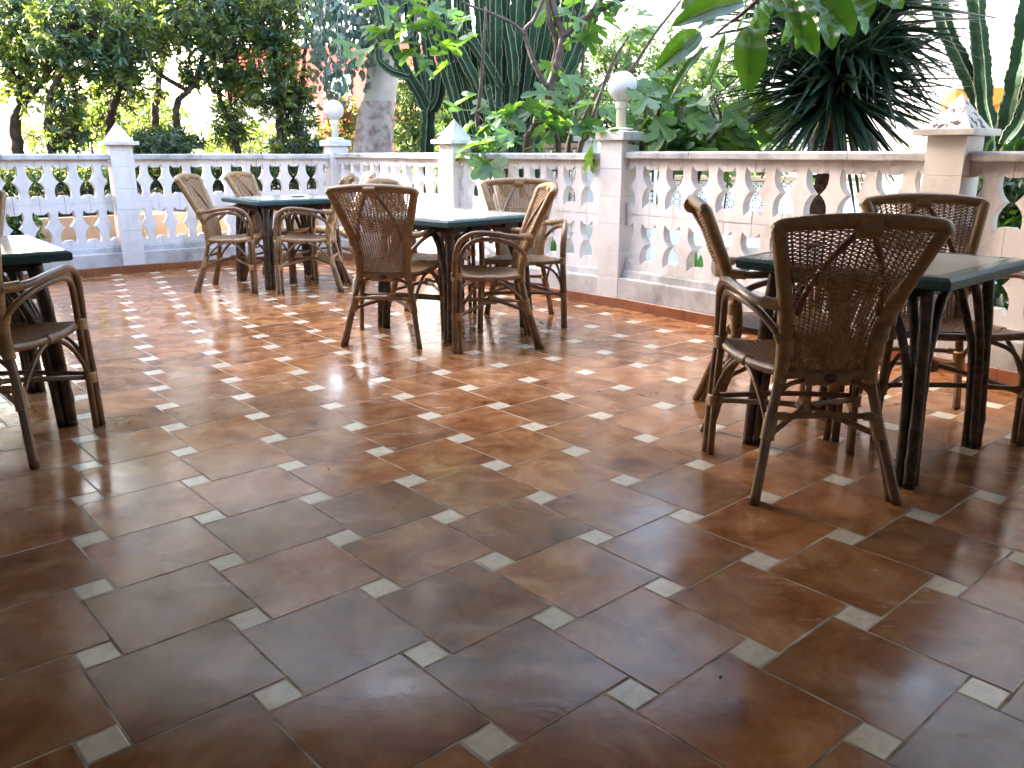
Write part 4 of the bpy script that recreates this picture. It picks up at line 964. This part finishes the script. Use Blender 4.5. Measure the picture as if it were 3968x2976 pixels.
fig('fig_tree', 'second fig tree with broad lobed leaves between the globe lamp and the yucca', (2740, 600), 6.5, [
 ([g4(830, 1300), g4(900, 990), g4(985, 860), g4(1005, 760), g4(960, 640)], .020, .008), ([g4(995, 830), g4(950, 740), g4(930, 680)], .010, .006), ([g4(840, 1200, .1), g4(640, 900, .1), g4(560, 640, .1), g4(440, 640, .1), g4(600, 580, .1)], .016, .006)],
 [(2420, 440, .15, 5, .10, -.2), (2500, 390, .1, 7, .12, 0), (2560, 350, .2, 4, .1, 0), (2480, 510, 0, 9, .14, -.2), (2580, 480, -.05, 9, .14, 0), (2660, 440, -.2, 9, .14, -.2), (2740, 400, -.2, 7, .12, 0), (2700, 520, -.1, 9, .13, -.3), (2800, 500, 0, 9, .14, .1), (2860, 440, 0, 6, .12, .2), (2900, 540, 0, 8, .14, .2), (2620, 560, 0, 8, .12, 0), (2780, 570, .1, 6, .12, 0), (2990, 560, .2, 6, .14, .3), (2820, 680, .1, 3, .1, 0), (2530, 570, .1, 5, .1, -.1)], rnd, (.17, .29))
# rubber tree: long oval leaves hanging in from above
def rubber():
    M['midrib'] = mat('leaf_midrib', (.10, .17, .05), .5)
    mr_ = MB(); b = Vector((4.6, 5.2, -.05)); o = thing('rubber_tree', 'dark rubber tree with very large oval leaves hanging in from the top right', 'tree', b)
    m = MB(); lm = MB(); rnd = random.Random(5)
    def leaf(base, tip, w_, face, bend=.12, fold=.18):
        base = Vector(base)-b; tip = Vector(tip)-b; d = tip-base; L = d.length; d = d/L; n = Vector(face); n = (n-d*n.dot(d)).normalized(); s_ = d.cross(n)
        K = 14; vs = []
        for i in range(K+1):
            u = i/K; ww = w_/2*(math.sin(math.pi*min(1, u**.85*1.0))**.62 if 0 < u < 1 else 0); c = base+d*(L*u)+n*(L*bend*math.sin(math.pi*u))
            for k in (-1, -.5, 0, .5, 1): vs.append(c+s_*(ww*k)+n*(abs(k)*ww*fold*2)+n*(.004*math.sin(u*19+k)))
        lm.add(vs, [(i*5+k, i*5+k+1, i*5+6+k, i*5+5+k) for i in range(K) for k in range(4)], 0, True)
        mr_.tube([base-d*.06+n*.01]+[base+d*(L*i/8)+n*(L*bend*math.sin(math.pi*i/8)) for i in range(9)], lambda s_: .0034*(1-.8*s_), 6)
    g = lambda a, c, Y: at(2200+.5877*a, .5877*c, Y)
    S = [((1160, 10), (680, 172), 165, 4.7, (0, -1, .5)), ((872, 212), (575, 462), 150, 4.9, (-.1, -1, .2)), ((930, 300), (650, 690), 66, 4.8, (-.8, -.8, .3)), ((1035, 205), (878, 605), 62, 4.7, (.7, -.7, .2)), ((1190, 178), (1185, 612), 205, 4.6, (-.1, -1, .1)), ((1310, 10), (1195, 205), 110, 4.8, (.3, -1, 0)),
         ((1440, 40), (1645, 378), 150, 4.5, (0, -1, .3)), ((1640, -20), (1880, 245), 205, 4.4, (.1, -1, .3)), ((1830, -60), (1985, 112), 230, 4.5, (0, -1, .6)), ((1480, -10), (1550, 255), 95, 4.45, (-.3, -1, .1)), ((1165, -30), (1105, 205), 45, 4.9, (.8, -.5, 0)), ((900, -60), (740, 60), 90, 4.9, (0, -1, .4)), ((1040, 130), (850, 190), 70, 5.0, (0, -.6, 1)),
         ((1560, -60), (1600, 120), 150, 4.7, (0, -1, 0)), ((1380, -70), (1430, 130), 130, 4.8, (0, -1, .2)), ((1990, -60), (2110, 30), 150, 4.6, (0, -1, .4)), ((1270, -80), (1330, 100), 120, 5.0, (0, -1, 0)),
         ((1480, 60), (1400, 300), 90, 5.0, (.5, -1, .2)), ((1700, 60), (1740, 330), 130, 4.95, (-.2, -1, .2)), ((1540, 30), (1500, 330), 110, 5.05, (.2, -1, .1)), ((1000, -50), (930, 130), 110, 5.05, (.1, -1, .3)), ((1760, -60), (1800, 150), 170, 4.8, (.1, -1, .2)), ((1900, 20), (1960, 230), 90, 5.0, (.4, -1, .2)),
         ((1240, 60), (1280, 260), 100, 5.05, (.3, -1, .1)), ((2050, -60), (2200, 60), 150, 4.8, (0, -1, .3)), ((1120, 60), (960, 110), 60, 5.1, (0, -.8, 1)), ((1600, 100), (1650, 260), 80, 5.1, (-.5, -1, 0))]
    for (a, c), (e, f), w_, Y, face in S:
        k = .5877*Y/(FOC*3968); leaf(g(a, c, Y+.05), g(e, f, Y-.05), w_*k, face, rnd.uniform(.02, .09), rnd.uniform(.1, .3))
    # many more above the frame, crown thickened to darken floor reflections
    for i in range(240):
        c = Vector((rnd.uniform(2.35, 6.2), rnd.uniform(4.5, 6.8), rnd.uniform(3.0, 4.8))); d = Vector((rnd.uniform(-1, 1), rnd.uniform(-1, .6), rnd.uniform(-1, .1))).normalized()
        leaf(c, c+d*rnd.uniform(.26, .38), rnd.uniform(.12, .17), (rnd.gauss(0, .4), -.4, 1), .06, .2)
    H = [g(1160, -90, 4.9), g(1000, -160, 4.9), g(1400, -150, 4.7), g(1700, -200, 4.6)]
    for p in ([b, b+Vector((0, 0, 1.6)), b+Vector((-.1, .2, 2.6)), b+Vector((-.3, .5, 3.6))],): m.tube(crv([q-b for q in p], 16), lambda s_: .07*(1-.6*s_), 10)
    for q in ((4.2, 5.0, 2.5), ): pass
    for tx, ty, tz in ((3.3, 4.8, 2.35), (2.4, 4.6, 2.2), (1.6, 4.8, 2.15), (2.9, 4.4, 2.4), (3.8, 4.6, 2.4), (2.2, 5.3, 2.7)):
        m.tube(crv([Vector((-.25, -.1, 2.4)), Vector(((tx-b.x)*.5, (ty-b.y)*.5, 2.75)), Vector((tx, ty, tz+.05))-b], 20), lambda s_: .028*(1-.7*s_), 8)
    m.tube(crv([Vector((1.6, 4.8, 2.2))-b, g(1180, 60, 4.8)-b, g(1060, 150, 4.85)-b, g(940, 250, 4.85)-b], 16), lambda s_: .014*(1-.6*s_), 7)
    m.build('trunk', 'figbark', o); lf = lm.build('foliage', 'rubber', o); mr_.build('midribs', 'midrib', lf)['kind'] = 'stuff'
rubber()
# yucca
def yucca():
    b = at(3165, 900, 6.3); b.z = -.06; o = thing('yucca', 'big dark yucca with spiky sword leaves and a brown trunk', 'yucca', b); m = MB(); lm = MB(); dm = MB(); rnd = random.Random(8)
    q = crv([Vector((0, 0, 0)), at(3172, 850, 6.3)-b, at(3195, 720, 6.3)-b, at(3224, 590, 6.3)-b, at(3232, 480, 6.3)-b, at(3240, 380, 6.3)-b], 50)
    m.tube(q, lambda s_: (.082-.012*s_+(.035*max(0, s_-.78)/.22))*(1+.04*math.sin(s_*90)), 14)
    m.tube(crv([at(3240, 400, 6.3)-b, at(3300, 220, 6.35)-b, at(3360, 60, 6.4)-b], 20), .06, 10)
    m.tube(crv([at(3240, 400, 6.3)-b, at(3180, 240, 6.5)-b, at(3120, 80, 6.6)-b], 20), .055, 10)
    for i in range(200):       # old leaf scars
        s_ = rnd.uniform(.35, 1); p = q[int(s_*(len(q)-1))]; a = rnd.uniform(0, 6.28); c = p+Vector((math.cos(a)*.075, math.sin(a)*.075, 0)); m.tube([c, c+Vector((math.cos(a)*.03, math.sin(a)*.03, rnd.uniform(-.02, .02)))], [.012, .004], 4, 0, False)
    m.build('trunk', 'yuccabark', o)
    def blade(mm, c, d, L, w_, droop):
        d = d.normalized(); s_ = d.cross(Vector((0, 0, 1)))
        s_ = s_.normalized() if s_.length > .05 else Vector((1, 0, 0)); n = s_.cross(d); vs = []; K = 7; sg = rnd.uniform(-.5, .5)
        for i in range(K+1):
            u = i/K; ww = w_/2*(min(1, .55+u*2.2) if u < .3 else (1-(u-.3)/.7)**.8); p = c+d*(L*u)-Vector((0, 0, droop*L*u*u)); sd_ = (s_+n*sg).normalized(); nn = sd_.cross(d)
            vs += [p-sd_*ww+nn*ww*.5, p, p+sd_*ww+nn*ww*.5]
        mm.add(vs, [(i*3+k, i*3+k+1, i*3+4+k, i*3+3+k) for i in range(K) for k in (0, 1)])
    for (px, py, Y), n_, lo, hi, Lr in (((3240, 320, 6.3), 330, -.95, .9, (.65, .98)), ((3240, 180, 6.35), 170, -.6, .9, (.65, .92)), ((3360, 60, 6.4), 210, -.8, .9, (.6, .9)), ((3110, 80, 6.6), 130, -.7, .9, (.6, .9))):
        c = at(px, py, Y)-b
        for i in range(n_):
            a = rnd.uniform(0, 6.283); z = rnd.uniform(lo, hi); k = math.sqrt(max(.02, 1-z*z)); d = Vector((math.cos(a)*k, math.sin(a)*k*.85, z)); blade(lm, c+d*.05+Vector((0, 0, rnd.uniform(-.12, .12))), d, rnd.uniform(*Lr)*(1 if z > -.6 else .92), rnd.uniform(.044, .064), rnd.uniform(0, .16))
    for i in range(26):
        a = rnd.uniform(0, 6.283); c = at(3240, 400, 6.3)-b; blade(dm, c+Vector((math.cos(a)*.05, math.sin(a)*.05, rnd.uniform(-.1, .5))), Vector((math.cos(a)*.4, math.sin(a)*.4, -1)), rnd.uniform(.2, .42), .04, .1)
    lm.build('foliage', 'yucca', o); dm.build('dead_leaves', 'dry', o)
yucca()
# strap-leaved plants and a bench seen through the long balustrade
def straps(label, x, y, n_, L, rnd, m_='strap'):
    o = thing('strap_leaf_plant', label, 'plant', (x, y, -.06), 0, 'strap-leaved plants behind the long balustrade'); m = MB()
    for i in range(n_):
        a = rnd.uniform(0, 6.283); lean = rnd.uniform(.1, .6); LL = L*rnd.uniform(.6, 1); vs = []; K = 8; w_ = rnd.uniform(.02, .034)
        for j in range(K+1):
            u = j/K; r = LL*lean*u*u*.9; z = LL*u*(1-.3*lean*u); c = Vector((math.cos(a)*r, math.sin(a)*r, z)); s_ = Vector((-math.sin(a), math.cos(a), 0)); ww = w_*min(1, .5+u*2)*(1-u)**.5
            vs += [c-s_*ww+Vector((0, 0, ww*.4)), c, c+s_*ww+Vector((0, 0, ww*.4))]
        m.add(vs, [(j*3+k, j*3+k+1, j*3+4+k, j*3+3+k) for j in range(K) for k in (0, 1)])
    m.build('foliage', m_, o)
rnd = random.Random(31)
for x, y, L, lab in ((.95, 7.15, .75, 'strap-leaved plant right behind the nearest lamp pillar'), (1.45, 6.55, .6, 'strap-leaved plant behind the second and third holes of the long balustrade'), (2.25, 5.75, .45, 'short strap-leaved plant behind the middle of the long balustrade'), (.35, 7.75, .7, 'strap-leaved plant behind the balustrade left of the tall lamp pillar')): straps(lab, x, y, 22, L, rnd)
o = thing('stone_bench', 'small grey stone bench beyond the long balustrade', 'bench', (1.95, 7.7, -.06), R(-20)); m = MB(); m.box((0, 0, .36), (.9, .32, .07), 0, 0, .008); m.build('seat', 'cap_st', o)
for x in (-.33, .33): m = MB(); m.box((x, 0, .16), (.12, .26, .325)); m.build('leg', 'peach', o)
shrub('glossy dark shrub at the right edge behind the shaded balustrade', [((2.98, 4.95, .62), (.28, .30, .48), 130), ((3.35, 5.75, .75), (.35, .35, .5), 150), ((3.0, 5.15, 1.02), (.14, .2, .16), 26)], ('laurel', 'rubber'), 7, .13, 'glossy shrubs at the right edge', .42)
